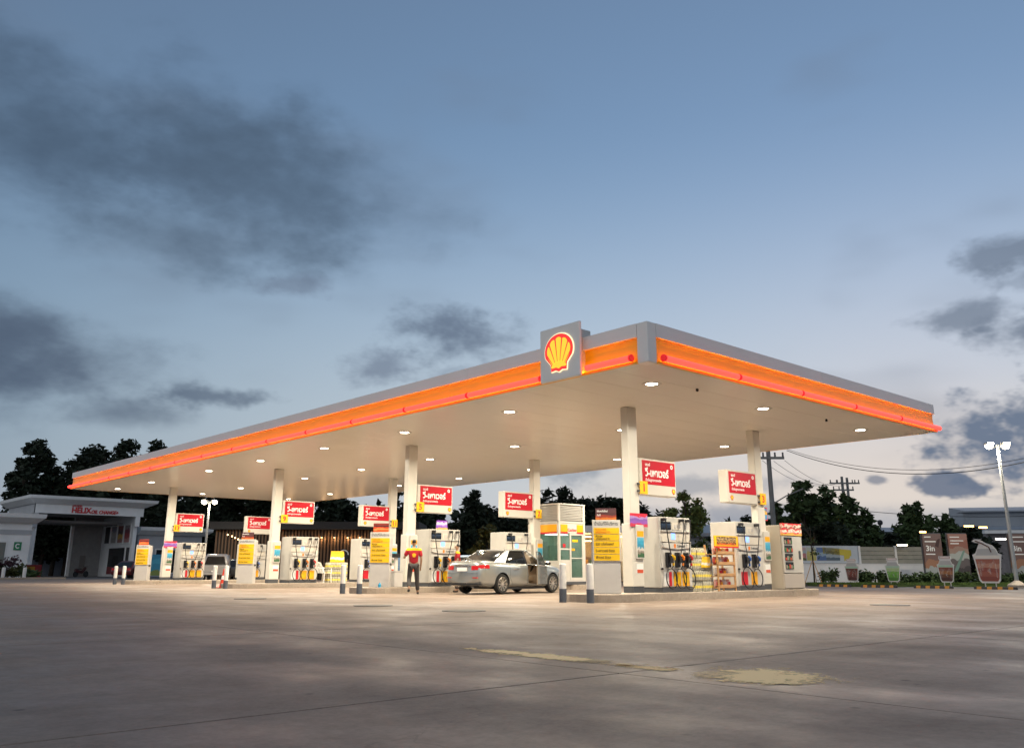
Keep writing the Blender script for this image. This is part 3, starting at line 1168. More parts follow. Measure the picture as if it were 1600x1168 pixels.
# back row of the same stack
for lay in range(3):
    for k in range(2):
        dup(pk, None, (6.30 + .525 * k, CY[0] + .13, .2 + .305 * lay), 0, f'wrapped pack of bottled water in the back row on the nearest island, {rows[lay]} layer, {side[k]}')
for lay in range(2):
    dup(pk, None, (6.30 + .52 * lay, CY[0] - .1, 1.118), R(3), f'wrapped pack of bottled water lying loose on top of the nearest stack, {("left", "right")[lay]} one')
# third island: long low stack with a yellow card
for lay in range(3):
    for k in range(2):
        dup(pk, None, (6.85 + .525 * k, CY[2] - .3, .2 + .305 * lay), 0, f'wrapped pack of bottled water on the third island, {("lowest", "second", "third", "topmost")[lay]} layer, {side[k]}')
yc = thing('display_card', 'yellow card standing on the water packs of the third island', 'card', (7.10, CY[2] - .36, 1.118))
MB().prism([(-.38, 0), (.38, 0), (.34, .50), (-.34, .50)], 'y', -.012, .012).build('card', MATS['yellow_card'], yc)

# snack rack
wood_m = mat('pine_wood', (.52, .30, .14), .55, var=.25, vscale=4, stretch=(1, 1, 8))
rk = thing('snack_rack', 'pine rack of snack bags with yellow and red header by the pump', 'rack', (7.40, CY[0] - .46, .2))
for x in (-.42, .42):
    for y in (-.20, .22):
        MB().bx(x - .022, x + .022, y - .022, y + .022, 0, 1.30).build('post', wood_m, rk)
for z in (.08, .40, .72, 1.02):
    MB().bx(-.395, .395, -.215, .195, z, z + .025).build('shelf', wood_m, rk)
    MB().bx(-.40, .40, -.238, -.224, z + .02, z + .10).build('front_rail', wood_m, rk)
hd = MB().bx(-.60, .58, -.27, -.235, 1.25, 1.56).build('header', yellow, rk)
MB().bx(-.50, .48, -.276, -.268, 1.30, 1.53).build('header_picture', print_mat('snack_picture', [(.75, .15, .03), (.10, .05, .02), (.55, .32, .12), (.03, .02, .015), (.6, .4, .2), (.08, .04, .02)], 9, 4, mix=1.2), hd)
MB().bx(-.61, .59, -.278, -.234, 1.22, 1.262).build('header_strip', red, hd)
MB().bx(.585, .60, -.27, .20, 1.24, 1.56).build('header_end', red, hd)
bag_ms = [mat('bag_pink', (.66, .36, .33), .35), mat('bag_white', (.72, .64, .58), .35), mat('bag_red', (.55, .10, .08), .35)]
rb = random.Random(3)
bagmesh = {}
names = ('lowest', 'second', 'third', 'top')
for s, z in enumerate((.105, .425, .745, 1.045)):
    for k in range(4):
        m = bag_ms[(s + k * 2) % 3]
        b = thing('snack_bag', f'snack bag on the pine rack, {names[s]} shelf, {("leftmost", "second from left", "third from left", "rightmost")[k]}', 'snack bag', (7.40 - .29 + .195 * k, CY[0] - .48, .2 + z), R(rb.uniform(-8, 8)), 'snack bags on the pine rack')
        if m.name not in bagmesh:
            rings = []
            for q, (w, d) in enumerate(((.085, .012), (.09, .05), (.092, .062), (.088, .045), (.085, .01))):
                zz = .055 * q
                rings.append([(w * math.cos(a) if abs(math.cos(a)) > .5 else w * .5 * math.copysign(1, math.cos(a)), d * math.sin(a), zz) for a in [2 * math.pi * j / 8 + .39 for j in range(8)]])
            o = MB().loft(rings).build('pouch', m, b, smooth=60)
            bagmesh[m.name] = o.data
            o2 = MB().bx(-.05, .05, -.066, -.058, .07, .15).build('print', (red, amber, white_print)[len(bagmesh) // 2], b)
            bagmesh[m.name + 'p'] = o2.data
        else:
            for nm, key in (('pouch', m.name), ('print', m.name + 'p')):
                o = bpy.data.objects.new(nm, bagmesh[key])
                COL.objects.link(o)
                o.parent = b

# drinks vending machine
vm = thing('vending_machine', 'tall grey drinks machine with cream front at island end', 'vending machine', (11.42, CY[0] + .0, .2))
taupe = mat('machine_taupe', (.40, .355, .29), .45, var=.04)
MB().bx(-.60, .60, -.44, .46, 0, 2.0).build('cabinet', taupe, vm, bev=.015)
MB().bx(-.56, .60, -.50, -.442, .50, 1.66).build('door', cream, vm, bev=.01)
MB().bx(-.60, .60, -.50, -.442, .03, .48).build('lower_panel', mat('machine_grey', (.42, .38, .34), .45), vm, bev=.01)
MB().bx(-.58, .60, -.52, -.442, 1.68, 2.06).build('header', print_mat('drinks_header', [(.8, .45, .1), (.72, .05, .06), (.85, .75, .65), (.65, .04, .05), (.25, .12, .08), (.8, .6, .5), (.72, .05, .05)], 5, 6, mix=1.0), vm)
can_ms = [mat('can_a', (.35, .30, .25), .3), mat('can_b', (.55, .08, .05), .3), mat('can_c', (.08, .2, .1), .3)]
for k, z in enumerate((.62, .88, 1.14, 1.40)):
    w = MB().bx(-.50, -.02, -.506, -.499, z, z + .22).build('window', mat('machine_window', (.03, .03, .028), .15), vm)
    for j in range(5):
        MB().cyl((-.45 + .095 * j, -.510, z + .02), (-.45 + .095 * j, -.510, z + (.13, .10, .15)[(j + k) % 3]), .03, n=8).build('bottle', can_ms[(j * 2 + k) % 3], w)
MB().bx(.34, .46, -.52, -.499, .94, 1.20).build('slot', grey_dark, vm, bev=.01)

# white plastic chair on the third island
ch = thing('plastic_chair', 'white plastic armchair beside pump on the third island', 'chair', (6.42, CY[2] - .35, .2), R(20))
pl = mat('white_plastic', (.80, .79, .76), .35)
MB().prism([(-.24, -.24), (.24, -.24), (.22, .22), (-.22, .22)], 'z', .42, .445).build('seat', pl, ch, bev=.01)
for x, y in ((-.23, -.23), (.23, -.23), (-.22, .24), (.22, .24)):
    MB().tube([(x * 1.12, y * 1.12, 0), (x, y, .43)], [.022, .028], 6).build('leg', pl, ch)
MB().tube([(-.23, .22, .43), (-.22, .30, .70), (-.15, .33, .86), (0, .34, .90), (.15, .33, .86), (.22, .30, .70), (.23, .22, .43)], .03, 6).build('backrest', pl, ch, smooth=60)
for x in (-.12, -.04, .04, .12):
    MB().tube([(x, .23, .44), (x, .30, .70), (x, .335, .87)], .018, 5).build('back_slat', pl, ch)
for s in (-1, 1):
    MB().tube([(s * .26, -.25, .42), (s * .28, -.22, .63), (s * .28, .1, .65), (s * .24, .28, .66)], .025, 6).build('armrest', pl, ch, smooth=60)

# traffic cone between the bollards of the third island
co = thing('traffic_cone', 'red and white traffic cone behind the bollards of the third island', 'traffic cone', (2.0, CY[2] + .45, 0))
cr = mat('cone_red', (.62, .05, .02), .45)
MB().bx(-.24, .24, -.24, .24, 0, .05).build('base', cr, co, bev=.015)
MB().lathe([(.17, .05), (.045, .80), (.03, .81)], 16).build('body', cr, co, smooth=40)
MB().lathe([(.122, .36), (.088, .54)], 16).build('band', white_print, co)

# waste bin / hydrant box near second price board
bx_ = thing('utility_box', 'small grey utility box behind the second price board', 'box', (3.32, CY[1] - .30, .2))
MB().bx(-.18, .18, -.14, .14, 0, .52).build('body', grey_light, bx_, bev=.015)
MB().bx(-.19, .19, -.15, .15, .52, .55).build('lid', grey_light, bx_)
pt = thing('card_terminal', 'dark card terminal on a white post beside second price board', 'terminal', (3.45, CY[1] - .05, .2))
MB().bx(-.05, .05, -.05, .05, 0, 1.0).build('post', white, pt)
MB().bx(-.16, .12, -.12, .08, 1.0, 1.14).build('keypad', black_gloss, pt, bev=.02)

# ------------------------------------------------------------------ cashier booth
bt = thing('cashier_booth', 'white glazed cashier booth with louvred top and orange bands', 'booth', (11.68, CY[1] + .10, .2))
bw, bd = .79, .92
booth_w = mat('booth_white', (.58, .56, .52), .4, var=.04)
tint = mat('booth_glass', (.10, .20, .16), .04, alpha=.45, spec=.6)
MB().bx(-bw, bw, -bd, bd, 0, .12).build('plinth', grey_dark, bt)
MB().bx(-bw + .01, bw - .01, -bd + .01, bd - .01, .12, .18).build('floor', grey_light, bt)
for x in (-1, 1):
    for y in (-1, 1):
        MB().bx(x * bw - (.11 if x > 0 else 0), x * bw + (.11 if x < 0 else 0), y * bd - (.09 if y > 0 else 0), y * bd + (.09 if y < 0 else 0), .12, 3.2).build('corner_post', booth_w, bt, bev=.01)
MB().bx(-bw - .01, bw + .01, -bd - .01, bd + .01, 3.2, 3.25).build('roof', booth_w, bt)
MB().bx(-bw + .02, bw - .02, -bd + .02, bd - .02, 2.05, 2.5).build('fascia', booth_w, bt)
MB().bx(-bw + .1, bw - .1, -bd + .1, bd - .1, 2.5, 3.2).build('plant_box', grey_light, bt)
for k in range(9):
    z = 2.58 + .066 * k
    MB().bx(-bw + .112, bw - .112, -bd + .02, -bd + .07, z, z + .035).build('louvre', cream, bt)
    MB().bx(-bw + .02, -bw + .07, -bd + .092, bd - .092, z, z + .035).build('louvre', cream, bt)
MB().bx(-bw + .0, bw, -bd + .005, bd - .005, 2.46, 2.53).build('cornice', booth_w, bt)
for x0, x1 in ((-.66, -.26), (.30, .66)):
    MB().bx(x0, x1, -bd + .004, -bd + .022, 2.09, 2.40).build('orange_panel', amber, bt)
    MB().bx(x0, x1, -bd - .0, -bd + .022, 2.04, 2.10).build('red_stripe', red, bt)
MB().bx(-bw + .004, -bw + .022, -bd + .12, bd - .12, 2.09, 2.40).build('orange_panel', amber, bt)
MB().bx(-bw, -bw + .022, -bd + .12, bd - .12, 2.03, 2.10).build('red_stripe', red, bt)
text('Cashier', .17, red_ink, bt, (.02, -bd + .017, 2.18), align='CENTER', bold=.015)
# glazing: side window, front hatch, door
MB().bx(-bw + .03, -bw + .045, -bd + .09, bd - .09, .95, 2.05).build('window', tint, bt)
MB().bx(-bw + .02, -bw + .06, -bd + .09, bd - .09, .18, .95).build('side_panel', booth_w, bt)
MB().bx(bw - .06, bw - .02, -bd + .09, bd - .09, .18, 2.05).build('side_panel', booth_w, bt)
MB().bx(-bw + .11, bw - .11, bd - .06, bd - .02, .18, 2.05).build('back_panel', mat('booth_green_wall', (.30, .46, .38), .5), bt)
MB().bx(-.55, -.2, .3, .75, .18, 1.75).build('dark_filler_box', grey_dark, bt, bev=.02)  # dark block added to tone down the bright booth interior
MB().bx(.1, .55, .5, .8, 1.1, 1.6).build('dark_filler_panel', mat('board_dark', (.08, .12, .1), .5), bt)  # dark panel added for the same purpose
MB().bx(-bw + .11, -.13, -bd + .03, -bd + .06, .18, .98).build('front_panel', booth_w, bt)
MB().bx(-bw + .11, -.13, -bd + .02, -bd + .07, 1.38, 1.44).build('rail', booth_w, bt)
MB().bx(-bw + .11, -.13, -bd + .035, -bd + .05, .98, 2.05).build('window', tint, bt)
dr = MB().bx(-.13, -.05, -bd + .01, -bd + .07, .18, 2.04).bx(.60, .68, -bd + .01, -bd + .07, .18, 2.04).bx(-.05, .60, -bd + .01, -bd + .07, 1.97, 2.04).bx(-.05, .60, -bd + .01, -bd + .07, .18, .28).build('door', booth_w, bt)
MB().bx(-.05, .60, -bd + .032, -bd + .046, .28, 1.97).build('pane', tint, dr)
MB().bx(-.05, .60, -bd + .02, -bd + .06, 1.03, 1.07).build('midrail', booth_w, dr)
MB().bx(.02, .36, -bd + .024, -bd + .031, 1.70, 1.80).build('sticker', yellow, dr)
MB().bx(-.02, .18, -bd + .024, -bd + .031, 1.35, 1.44).build('sticker', amber, dr)
MB().bx(-.52, -.38, -bd + .024, -bd + .034, 1.48, 1.62).build('notice', red, bt)
MB().bx(-.60, .60, -.55, -.10, .92, .96).build('counter', grey_dark, bt)
MB().bx(-.45, -.15, -.50, -.30, .96, 1.14).build('cash_register', black_gloss, bt, bev=.02)
MB().bx(-.5, .5, -.2, .2, 2.0, 2.03).build('ceiling_light', emis('booth_light', (.82, 1.0, .86), 7.0), bt)

# ------------------------------------------------------------------ silver sedan
def interp(tab, x):
    if x <= tab[0][0]:
        return tab[0][1]
    for (a, va), (b, vb) in zip(tab[:-1], tab[1:]):
        if x <= b:
            t_ = (x - a) / (b - a)
            t_ = t_ * t_ * (3 - 2 * t_) * .5 + t_ * .5
            return va + (vb - va) * t_
    return tab[-1][1]


HW = [(-2.43, .62), (-2.38, .74), (-2.2, .83), (-1.9, .875), (-1.4, .90), (0, .91), (1.2, .905), (1.7, .875), (2.1, .79), (2.3, .66), (2.40, .50)]
ZB = [(-2.43, .36), (-2.3, .27), (-1.9, .21), (1.9, .19), (2.25, .22), (2.40, .30)]
ZT_ = [(-2.43, .72), (-2.40, .93), (-2.32, 1.06), (-2.15, 1.09), (-1.75, 1.10), (-1.5, 1.06), (.9, 1.0), (1.1, 1.02), (1.6, .96), (2.1, .83), (2.3, .70), (2.40, .58)]
BELT = [(-2.43, .70), (-2.36, .86), (-2.2, .97), (-1.6, 1.0), (-.5, .955), (.9, .91), (1.6, .86), (2.1, .74), (2.40, .55)]


def car_section(x):
    w, zb, zt, be = interp(HW, x), interp(ZB, x), interp(ZT_, x), interp(BELT, x)
    be = min(be, zt - .02)
    mid = zb + (be - zb) * .55
    half = [(0, zb), (w * .80, zb), (w * .93, zb + .05), (w * .985, zb + .16), (w, mid), (w * .99, mid + (be - mid) * .5), (w * .965, be - .02), (w * .90, be + (zt - be) * .45), (w * .70, zt - .012), (w * .35, zt), (0, zt + .004)]
    return [(x, y, z) for y, z in half] + [(x, -y, z) for y, z in half[-2:0:-1]]


def boolean_cut(o, cutters):
    for c in cutters:
        md = o.modifiers.new('cut', 'BOOLEAN')
        md.operation = 'DIFFERENCE'
        md.object = c
        md.solver = 'EXACT'
    dg = bpy.context.evaluated_depsgraph_get()
    me = bpy.data.meshes.new_from_object(o.evaluated_get(dg))
    o.modifiers.clear()
    o.data = me
    for c in cutters:
        bpy.data.objects.remove(c)
    me.polygons.foreach_set('use_smooth', [True] * len(me.polygons))
    me.set_sharp_from_angle(angle=R(50))


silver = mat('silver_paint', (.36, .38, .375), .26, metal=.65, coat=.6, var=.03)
inner_m = mat('beige_interior', (.42, .33, .24), .7)
car = thing('sedan_car', 'silver sedan with open driver door refuelling at the second island', 'car', (0, 0, 0))
xs_ = [-2.43, -2.41, -2.38, -2.32, -2.22, -2.1, -1.9, -1.7, -1.4, -1.1, -.8, -.4, 0, .4, .8, 1.0, 1.2, 1.4, 1.6, 1.8, 2.0, 2.15, 2.26, 2.34, 2.40]
body = MB().loft([car_section(x) for x in xs_]).build('body', silver, car, smooth=40)
AX = (-1.39, 1.39)
cut = []
for ax in AX:
    for s in (-1, 1):
        c = MB().cyl((ax, s * .55, .33), (ax, s * 1.1, .33), .375, n=28).build('arch_cutter', black)
        c.data.materials[0] = black
        cut.append(c)
dc = MB().prism([(-.02, .34), (1.02, .30), (1.06, .60), (.92, .93), (-.05, .97)], 'y', -1.2, -.52).build('door_cutter', inner_m)
cut.append(dc)
body.data.materials.append(black)
body.data.materials.append(inner_m)
boolean_cut(body, cut)
# sill dark underside
MB().bx(-1.0, 1.0, -.80, .80, .15, .215).build('underbody', black, car)
# greenhouse
def gh_ring(z, xr, xf, w, n=8):
    P = []
    for s in (1, -1):
        pts = []
        for k in range(n):
            u = k / (n - 1)
            x = xr + (xf - xr) * u
            e = abs(u - .5) * 2
            pts.append((x, s * w * (1 - .16 * e ** 3), z))
        P += pts if s > 0 else pts[::-1]
    return P


cabin = MB().loft([gh_ring(.93, -1.98, 1.16, .80), gh_ring(1.03, -1.86, .98, .79), gh_ring(1.2, -1.52, .66, .735), gh_ring(1.34, -1.20, .38, .68), gh_ring(1.425, -.98, .16, .63)]).build('windows', glass_dark, car, smooth=40)
c = MB().prism([(.04, .95), (.99, .95), (.42, 1.36), (.0, 1.385)], 'y', -1.2, -.45).build('window_cutter', inner_m)
cabin.data.materials.append(inner_m)
boolean_cut(cabin, [c])
MB().loft([gh_ring(1.415, -1.02, .20, .645), gh_ring(1.452, -.92, .10, .60), gh_ring(1.472, -.70, -.08, .48)]).build('roof', silver, car, smooth=50)


def pillar(p, q, w0, w1, name='pillar', m=silver, r=.03):
    for s in (-1, 1):
        a, b = Vector((p[0], s * p[1], p[2])), Vector((q[0], s * q[1], q[2]))
        MB().add([a + Vector((-w0, 0, 0)), a + Vector((w0, 0, 0)), b + Vector((w1, 0, 0)), b + Vector((-w1, 0, 0)),
                  a + Vector((-w0, -s * .04, 0)), a + Vector((w0, -s * .04, 0)), b + Vector((w1, -s * .04, 0)), b + Vector((-w1, -s * .04, 0))],
                 [(0, 1, 2, 3), (7, 6, 5, 4), (0, 4, 5, 1), (1, 5, 6, 2), (2, 6, 7, 3), (3, 7, 4, 0)]).build(name, m, car, bev=.008)


pillar((-1.56, .83, .96), (-.86, .655, 1.43), .34, .10)           # rear quarter
pillar((-.03, .815, .93), (-.06, .665, 1.43), .045, .04, 'pillar', black_gloss)
pillar((1.06, .80, .92), (.17, .645, 1.43), .05, .035)
for s in (-1, 1):
    MB().tube([(-1.0, s * .64, 1.43), (-.4, s * .665, 1.445), (.2, s * .635, 1.428)], .028, 6).build('roof_rail', silver, car, smooth=60)
# wheels
rim_m = mat('alloy_rim', (.62, .58, .52), .3, metal=.7)
w0 = None
for ax in AX:
    for s in (-1, 1):
        wh = bpy.data.objects.new('wheel', MB().lathe([(.20, -.10), (.30, -.10), (.325, -.06), (.33, 0), (.325, .06), (.30, .10), (.20, .10)], 28, cap=False).build('wheel', tyre_m, car, smooth=40).data)
        bpy.data.objects.remove([o for o in car.children if o.name.startswith('wheel') and o.data == wh.data][0])
        wh.name = 'wheel'
        COL.objects.link(wh)
        wh.parent = car
        wh.location = (ax, s * .80, .33)
        wh.rotation_euler = (R(90) if s < 0 else R(-90), 0, 0)
        rm = MB().lathe([(.215, .03), (.232, .098), (.222, .104), (.207, .06)], 28, cap=False)
        rm.lathe([(.055, .05), (.05, .095)], 12)
        for k in range(10):
            a = 2 * math.pi * k / 10
            ca, sa = math.cos(a), math.sin(a)
            u, v = Vector((ca, sa, 0)), Vector((-sa, ca, 0))
            rm.add([u * .04 - v * .011 + Vector((0, 0, .09)), u * .04 + v * .011 + Vector((0, 0, .09)), u * .225 + v * .015 + Vector((0, 0, .102)), u * .225 - v * .015 + Vector((0, 0, .102)),
                    u * .04 - v * .011 + Vector((0, 0, .05)), u * .04 + v * .011 + Vector((0, 0, .05)), u * .225 + v * .015 + Vector((0, 0, .06)), u * .225 - v * .015 + Vector((0, 0, .06))],
                   [(0, 1, 2, 3), (7, 6, 5, 4), (0, 4, 5, 1), (1, 5, 6, 2), (2, 6, 7, 3), (3, 7, 4, 0)])
        rm.build('rim', rim_m, wh, smooth=35)
        MB().lathe([(.20, .02), (.20, .045)], 20).build('brake_disc', black, wh)


def side_y(x, z):
    sec = car_section(x)[:11]
    for (a, b) in zip(sec[:-1], sec[1:]):
        if min(a[2], b[2]) <= z <= max(a[2], b[2]) and abs(b[2] - a[2]) > 1e-6:
            return a[1] + (b[1] - a[1]) * (z - a[2]) / (b[2] - a[2])
    return interp(HW, x)


# door seams, handles
for s in (-1, 1):
    for line in ([(-.06, .30), (-.06, .6), (-.04, .93)], [(-1.02, .55), (-.98, .75), (-1.02, .95)], [(-1.02, .55), (-.85, .32), (-.06, .28)]):
        pts = []
        for (x0, z0), (x1, z1) in zip(line[:-1], line[1:]):
            for k in range(7):
                x, z = x0 + (x1 - x0) * k / 6, z0 + (z1 - z0) * k / 6
                pts.append((x, s * (side_y(x, z) - .001), z))
        MB().tube(pts, .006, 4).build('door_seam', black, car)
    MB().tube([(-.86, s * (side_y(-.86, .80) + .02), .80), (-.72, s * (side_y(-.72, .80) + .03), .80), (-.58, s * (side_y(-.58, .80) + .02), .80)], .016, 6).build('door_handle', mat('chrome', (.7, .7, .7), .15, metal=1), car)
    # rear lights wrap round the corner
    tl = mat('tail_light', (.45, .01, .012), .12, emit=(.8, .01, .01), estr=.12)
    rl = MB()
    ring = []
    for x, y in ((-2.02, None), (-2.18, None), (-2.30, None), (-2.385, .66), (-2.42, .42)):
        lo, hi = .80, .945
        if y is None:
            ring.append([(x, s * (side_y(x, lo) - .02), lo + .03), (x, s * (side_y(x, lo) + .012), lo + .03), (x - .0, s * (side_y(x, hi - .03) + .012), hi), (x, s * (side_y(x, hi - .03) - .02), hi)])
        else:
            ring.append([(x + .03, s * y, lo - .02), (x - .022, s * y, lo - .02), (x - .015, s * y, hi - .03), (x + .03, s * y, hi - .03)])
    rl.loft(ring).build('tail_light', tl, car, smooth=40)
    # headlight
    hl = MB().loft([[(x, s * (side_y(x, .66) - .05), .60), (x, s * (side_y(x, .66) + .008), .60), (x, s * (side_y(x, .72) + .006), .72), (x, s * (side_y(x, .72) - .05), .72)] for x in (1.80, 1.95, 2.1, 2.2)])
    hl.build('headlight', mat('headlight_lens', (.6, .6, .6), .1), car)
MB().bx(-2.455, -2.40, -.36, .36, .905, .945).build('trunk_chrome', MATS['chrome'], car, bev=.008)
MB().bx(-2.452, -2.42, -.22, .22, .74, .86).build('number_plate', white_print, car)
MB().bx(-2.44, -2.30, -.80, .80, .30, .34).build('bumper_trim', black, car)
MB().bx(-2.452, -2.41, -.70, -.48, .52, .545).build('reflector', tl, car)
MB().bx(-2.452, -2.41, .48, .70, .52, .545).build('reflector', tl, car)
MB().tube([(-2.425, -.70, .665), (-2.448, -.3, .67), (-2.452, 0, .67), (-2.448, .3, .67), (-2.425, .70, .665)], .006, 4).build('bumper_seam', black, car)
# mirrors
for s in (-1, 1):
    if s > 0:
        MB().bx(.78, .92, .86, 1.04, .95, 1.06).build('mirror', silver, car, bev=.03)
# open driver door, hinged near x = 1.05 on the right side
dr = bpy.data.objects.new('open_door', MB().prism([(-1.06, .30), (-.02, .28), (.0, .60), (-.10, .92), (-1.07, .955)], 'y', -.035, .035).build('open_door', silver, car, bev=.02).data)
bpy.data.objects.remove([o for o in car.children if o.data == dr.data][0])
COL.objects.link(dr)
dr.parent = car
dr.location = (1.02, -.885, 0)
dr.rotation_euler = (0, 0, R(22))
dr['label'] = 'open front door with window frame'
MB().prism([(-1.03, .30), (-.06, .29), (-.05, .60), (-.14, .90), (-1.03, .93)], 'y', .034, .06).build('door_lining', inner_m, dr)
MB().prism([(-1.02, .955), (-.16, .93), (-.72, 1.37), (-1.04, 1.385)], 'y', -.008, .008).build('door_glass', mat('door_glass', (.05, .06, .07), .05, alpha=.55), dr)
MB().tube([(-.10, .0, .93), (-.45, .03, 1.21), (-.74, .06, 1.385), (-1.06, .06, 1.40), (-1.06, 0, .94)], .022, 5).build('window_frame', silver, dr)
MB().bx(-.34, -.20, -.22, -.04, .95, 1.07).build('mirror', black_gloss, dr, bev=.03)
# seats seen through the open door
st = mat('seat_fabric', (.33, .25, .17), .8)
MB().bx(.02, .55, -.72, -.22, .38, .58).build('seat_cushion', st, car, bev=.05)
MB().prism([(-.10, .55), (.12, .55), (-.06, 1.15), (-.24, 1.15)], 'y', -.70, -.24).build('seat_back', st, car, bev=.04)
MB().lathe([(.165, 0), (.19, .0), (.19, .02), (.165, .02)], 20).build('steering_wheel', black, car, loc=(.62, -.42, .86)).rotation_euler = (0, R(-62), 0)
CAR_RZ = R(8)
car.rotation_euler = (0, 0, CAR_RZ)
# right rear tyre stands at (5.15, 10.72)
off = Matrix.Rotation(CAR_RZ, 3, 'Z') @ Vector((-1.39, -.86, 0))
car.location = Vector((5.16, 10.72, 0)) - off


# ------------------------------------------------------------------ simple cars in the background
def back_car(name, label, loc, rz, paint, kind):
    t = thing(name, label, 'car' if kind != 'pickup' else 'pickup truck', loc, rz)
    if kind == 'pickup':
        L_, w, hb, ht = 5.0, .88, 1.05, 1.78
        prof = [(-2.5, .45), (-2.5, hb), (.9, hb + .02), (1.2, 1.0), (2.3, .92), (2.45, .5), (2.3, .38), (-2.3, .38)]
        g = [(-2.42, hb), (-2.25, 1.62), (-2.0, ht), (.1, ht), (.55, 1.55), (1.0, hb)]
    else:
        L_, w, hb, ht = 4.4, .85, .92, 1.48
        prof = [(-2.2, .5), (-2.15, .88), (-1.6, .95), (1.0, .92), (2.0, .78), (2.2, .5), (2.1, .28), (-2.1, .28)]
        g = [(-1.75, .93), (-1.1, 1.40), (-.7, ht), (.2, ht), (.5, 1.40), (1.05, .92)]
    MB().prism(prof, 'y', -w, w).build('body', paint, t, bev=.06, smooth=40)
    mb = MB()
    n = len(g)
    a = [(p[0], -w * .93 if p[1] < hb + .05 else -w * .74, p[1]) for p in g]
    b = [(p[0], -q[1], p[1]) for p, q in zip(g, a)]
    mb.add(a + b, [tuple(range(n)), tuple(range(2 * n - 1, n - 1, -1))] + [(i, i + n, (i + 1) % n + n, (i + 1) % n) for i in range(n)])
    mb.build('cabin', paint, t, bev=.04, smooth=40)
    zc = ht - .16
    if kind == 'pickup':
        MB().add([(-2.44, -.68, 1.10), (-2.44, .68, 1.10), (-2.27, .54, 1.62), (-2.27, -.54, 1.62), (-2.40, -.68, 1.10), (-2.40, .68, 1.10), (-2.23, .54, 1.62), (-2.23, -.54, 1.62)],
                 [(0, 1, 2, 3), (7, 6, 5, 4), (0, 4, 5, 1), (1, 5, 6, 2), (2, 6, 7, 3), (3, 7, 4, 0)]).build('rear_window', glass_dark, t)
        MB().bx(-2.52, -2.49, -.66, .66, .55, 1.0).build('tailgate', paint, t, bev=.02)
        MB().bx(-2.58, -2.48, -.85, .85, .42, .55).build('bumper', metal, t, bev=.02)
        for s in (-1, 1):
            MB().bx(-2.53, -2.46, s * .78 - .07, s * .78 + .07, .70, 1.0).build('tail_light', MATS['tail_light'], t)
        MB().bx(-2.60, -2.575, -.20, .20, .60, .70).build('number_plate', white_print, t)
    else:
        for s in (-1, 1):
            MB().bx(-2.19, -2.10, s * .68 - .12, s * .68 + .12, .70, .84).build('tail_light', MATS['tail_light'], t)
        MB().add([(-1.72, -.66, .97), (-1.72, .66, .97), (-1.13, .56, 1.38), (-1.13, -.56, 1.38), (-1.70, -.66, .95), (-1.70, .66, .95), (-1.11, .56, 1.36), (-1.11, -.56, 1.36)],
                 [(0, 1, 2, 3), (7, 6, 5, 4), (0, 4, 5, 1), (1, 5, 6, 2), (2, 6, 7, 3), (3, 7, 4, 0)]).build('rear_window', glass_dark, t)
    for s in (-1, 1):
        MB().add([(x, s * y, z) for x, y, z in ((-1.2, w * .90, hb + .06), (.75, w * .90, hb + .06), (.3, w * .76, zc), (-.95, w * .76, zc))] + [(x, s * (y - .06), z) for x, y, z in ((-1.2, w * .90, hb + .06), (.75, w * .90, hb + .06), (.3, w * .76, zc), (-.95, w * .76, zc))],
                 [(0, 1, 2, 3), (7, 6, 5, 4), (0, 4, 5, 1), (1, 5, 6, 2), (2, 6, 7, 3), (3, 7, 4, 0)]).build('side_window', glass_dark, t)
        for ax in (-1.4, 1.4):
            whl = MB().cyl((ax, s * (w - .18), .33), (ax, s * (w + .015), .33), .33, n=20).build('wheel', tyre_m, t, smooth=40)
            MB().cyl((ax, s * (w + .0), .33), (ax, s * (w + .03), .33), .2, n=16).build('rim', rim_m, whl)
    return t


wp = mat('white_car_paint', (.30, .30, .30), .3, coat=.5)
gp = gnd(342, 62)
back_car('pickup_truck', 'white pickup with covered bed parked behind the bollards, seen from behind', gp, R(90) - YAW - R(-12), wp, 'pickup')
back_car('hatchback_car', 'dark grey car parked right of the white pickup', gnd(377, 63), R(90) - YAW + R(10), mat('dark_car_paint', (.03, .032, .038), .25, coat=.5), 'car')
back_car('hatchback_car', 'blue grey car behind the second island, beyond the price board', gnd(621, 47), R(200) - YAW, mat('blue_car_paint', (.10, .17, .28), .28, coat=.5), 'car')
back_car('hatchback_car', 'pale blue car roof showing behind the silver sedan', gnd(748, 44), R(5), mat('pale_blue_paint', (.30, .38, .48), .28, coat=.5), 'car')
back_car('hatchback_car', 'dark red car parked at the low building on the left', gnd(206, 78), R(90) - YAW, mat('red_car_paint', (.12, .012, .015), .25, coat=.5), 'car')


# ------------------------------------------------------------------ people
def skin(name, V, E, m, parent, sub=2, root=0):
    me = bpy.data.meshes.new(name)
    me.from_pydata([v[0] for v in V], E, [])
    o = bpy.data.objects.new(name, me)
    COL.objects.link(o)
    md = o.modifiers.new('skin', 'SKIN')
    md.use_smooth_shade = True
    for k, v in enumerate(V):
        r = v[1]
        me.skin_vertices[0].data[k].radius = r if isinstance(r, tuple) else (r, r)
        me.skin_vertices[0].data[k].use_root = (k == root)
    sb = o.modifiers.new('sub', 'SUBSURF')
    sb.levels = sb.render_levels = sub
    dg = bpy.context.evaluated_depsgraph_get()
    nm = bpy.data.meshes.new_from_object(o.evaluated_get(dg))
    nm.name = name
    bpy.data.objects.remove(o)
    nm.materials.clear()
    nm.materials.append(m)
    nm.polygons.foreach_set('use_smooth', [True] * len(nm.polygons))
    o = bpy.data.objects.new(name, nm)
    COL.objects.link(o)
    o.parent = parent
    return o


